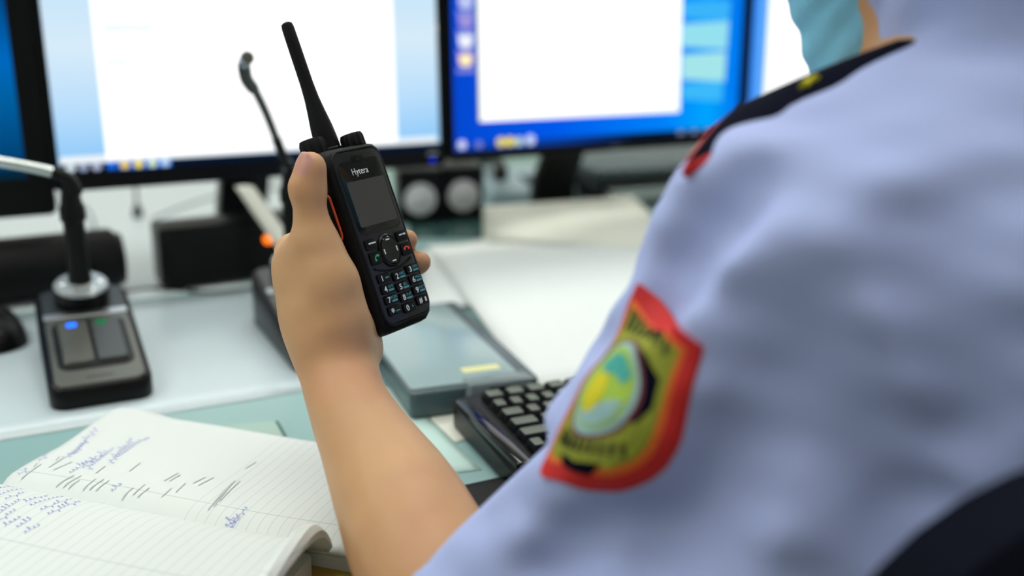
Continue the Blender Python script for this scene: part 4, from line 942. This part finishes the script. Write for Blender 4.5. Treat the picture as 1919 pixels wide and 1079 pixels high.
pp('emblem_sky', [(-.16, -.12), (-.05, -.19), (.06, -.19), (.17, -.12), (.12, -.05), (.02, -.09), (-.06, -.07), (-.12, -.06)], .0034, M['teal']); pp('emblem_sun', circ(-.09, .03, .10, ry=.11), .0034, M['yellow'])
pp('emblem_hill', [(-.18, .13), (-.05, .12), (.08, .05), (.19, .03), (.15, .13), (.04, .20), (-.09, .20)], .0034, M['pale'])
pp('navy_tail', [(-.17, .365), (0, .39), (.17, .365), (.10, .42), (0, .43), (-.10, .42)], .0023, M['navy'])
for k in range(9):
    x = -.30 + .6 * k / 8; y = -.345 - .03 * math.cos(x * 4); obj('lettering', flatpatch([(x - .02, y - .045), (x + .006, y - .045), (x + .02, y + .04), (x - .006, y + .04)], .0026, rings=2), M['darkthread'], sp, world=True)
for k in range(10):
    x = -.26 + .52 * k / 9; y = .315 - .6 * x * x; obj('lettering', flatpatch([(x - .014, y - .04), (x + .006, y - .04), (x + .014, y + .035), (x - .006, y + .035)], .0028, rings=2), M['darkthread'], sp, world=True)
# --- shoulder board
A, B, C_, D_ = P(1287, 320, .446), P(1392, 206, .488), P(1792, 50, .474), P(1812, 98, .452)
rows = []
for i in range(17):
    u = i / 16; a = A.lerp(D_, u); b = B.lerp(C_, u); r = []
    for j in range(9):
        v = j / 8; p = a.lerp(b, v) + V((0, 0, .003 * math.sin(PI * v) + .002 * math.sin(PI * u))); r.append(p)
    rows.append(r)
sbd = obj('shoulder_board', MB().grid(rows), M['navy'], pe, world=True, ang=60); md = sbd.modifiers.new('t', 'SOLIDIFY'); md.thickness = .006; md.offset = 0
edge = [r[0] for r in reversed(rows)] + [p for p in rows[0][1:-1]] + [r[-1] for r in rows] + [p for p in reversed(rows[-1][1:-1])]
o = obj('piping', MB().tube(edge + [edge[0]], .0030, 10), M['red'], sbd, world=True); o['label'] = 'red piping'
sc0 = rows[6][4] + V((0, 0, .0035)); s5 = []
for k in range(10):
    rr = .0052 if k % 2 == 0 else .0022; s5.append(sc0 + (D_ - A).normalized() * rr * math.cos(k * PI / 5) + (B - A).normalized() * rr * math.sin(k * PI / 5))
o = obj('star', MB().loft([s5, [p + V((0, 0, .002)) for p in s5]]), M['yellow'], sbd, world=True); o['label'] = 'yellow star'
# --- face mask
MK = Field((.30, .30, .98), (.58, .60, 1.20), .004)
MK.cap(n3(HC + fdir * .055 + V((0, 0, -.045))), n3(CH + V((.008, -.016, .016))), .060, .038, .02); MK.cap(n3(HC + fdir * .085 + V((0, 0, -.02))), n3(HC + fdir * .112 + V((0, 0, -.055))), .022, .022, .02)
MK.plane(n3(HC + fdir * .088 + V((0, 0, -.018))), n3(V((0, 0, 1)) - fdir * .25)); MK.plane(n3(HC + fdir * .02), n3(-fdir))
X, Y, Z = np.meshgrid(*MK.ax, indexing='ij', sparse=True); pdr = RT * .85 + DN * .5; PLT = X * pdr.x + Y * pdr.y + Z * pdr.z; MK.d = (MK.d + .0014 * np.sin(PLT * 2 * PI / .014)).astype(np.float32)
fm = obj('face_mask', np_mesh('face_mask', [MK.mesh(1)]), M['mask'], pe, world=True, ang=180); fm['label'] = 'pale blue pleated face mask'
for sx in (-1, 1):
    obj('ear_loop', MB().tube(bez([HC + fside * sx * .062 + fdir * .03 + V((0, 0, -.03)), HC + fside * sx * .082 + fdir * .01 + V((0, 0, 0)), HC + fside * sx * .088 + fdir * -.012 + V((0, 0, .012)), HC + fside * sx * .084 + fdir * -.012 + V((0, 0, -.03)), HC + fside * sx * .056 + fdir * .02 + V((0, 0, -.07))], 6), .0018, 8), M['paper'], fm, world=True)
# --- trousers and shoes (under the desk)
TF = Field((.20, .12, .05), (.80, .95, .66), .009)
for sx in (-1, 1):
    hx_, kx_ = .45 + sx * .085, .45 + sx * .11
    TF.cap(n3((hx_, .30, .55)), n3((kx_, .74, .56)), .082, .062, .03); TF.cap(n3((kx_, .74, .56)), n3((kx_, .74, .10)), .062, .05, .02)
TF.cap(n3((.38, .29, .57)), n3((.52, .29, .57)), .105, .105, .04)
obj('trousers', np_mesh('trousers', [TF.mesh(2)]), M['trouser'], pe, world=True, ang=180)
for sx in (-1, 1):
    kx_ = .45 + sx * .11; L = []
    for z, ins in ((0, .004), (.012, 0), (.035, .004), (.06, .016)):
        L.append([V((kx_ + p[0], .79 + p[1] * (1 if z < .05 else .62) - (0 if z < .05 else .03), z)) for p in rrect(.09 - 2 * ins, .27 - 2 * ins, .044 - ins, 6)])
    L.append([V((kx_ + p[0], .745 + p[1], .10)) for p in rrect(.085, .10, .04, 6)])
    obj('shoe', MB().loft(L), M['shoe'], pe, world=True)

# ------------------------------------------------------------------ chair
t = thing('office_chair', 'dark fabric office chair behind the seated person at lower right', 'chair', (.47, .30, 0))
obj('seat', MB().prism(0, 0, .46, .44, .08, .40, .452, .02), M['chair'], t)
def back_loop(ins, y): return [V((p[0], y - .05 * ((p[0]) / .23) ** 2 * -1, .72 + p[1])) for p in rrect(.46 - 2 * ins, .42 - 2 * ins, .09, 8)]
obj('backrest', MB().loft([back_loop(.02, -.115), back_loop(.0, -.125), back_loop(0, -.15), back_loop(.02, -.165)]), M['chair'], t)
obj('back_bracket', MB().tube(bez([(0, -.05, .39), (0, -.17, .40), (0, -.20, .48), (0, -.175, .62)], 6), .02, 12), M['black'], t)
obj('gas_column', MB().lathe([(.028, .10), (.028, .26), (.018, .265), (.018, .40)], 24), M['black'], t)
for k in range(5):
    a = k * 2 * PI / 5 + .3; lg = obj('leg', MB().tube([(0, 0, .11), (.15 * math.cos(a), .15 * math.sin(a), .095), (.29 * math.cos(a), .29 * math.sin(a), .07)], [.024, .02, .015], 12), M['black'], t)
    obj('caster', MB().tube([(.29 * math.cos(a) - .018 * math.sin(a), .29 * math.sin(a) + .018 * math.cos(a), .026), (.29 * math.cos(a) + .018 * math.sin(a), .29 * math.sin(a) - .018 * math.cos(a), .026)], .026, 18), M['rubber'], lg)
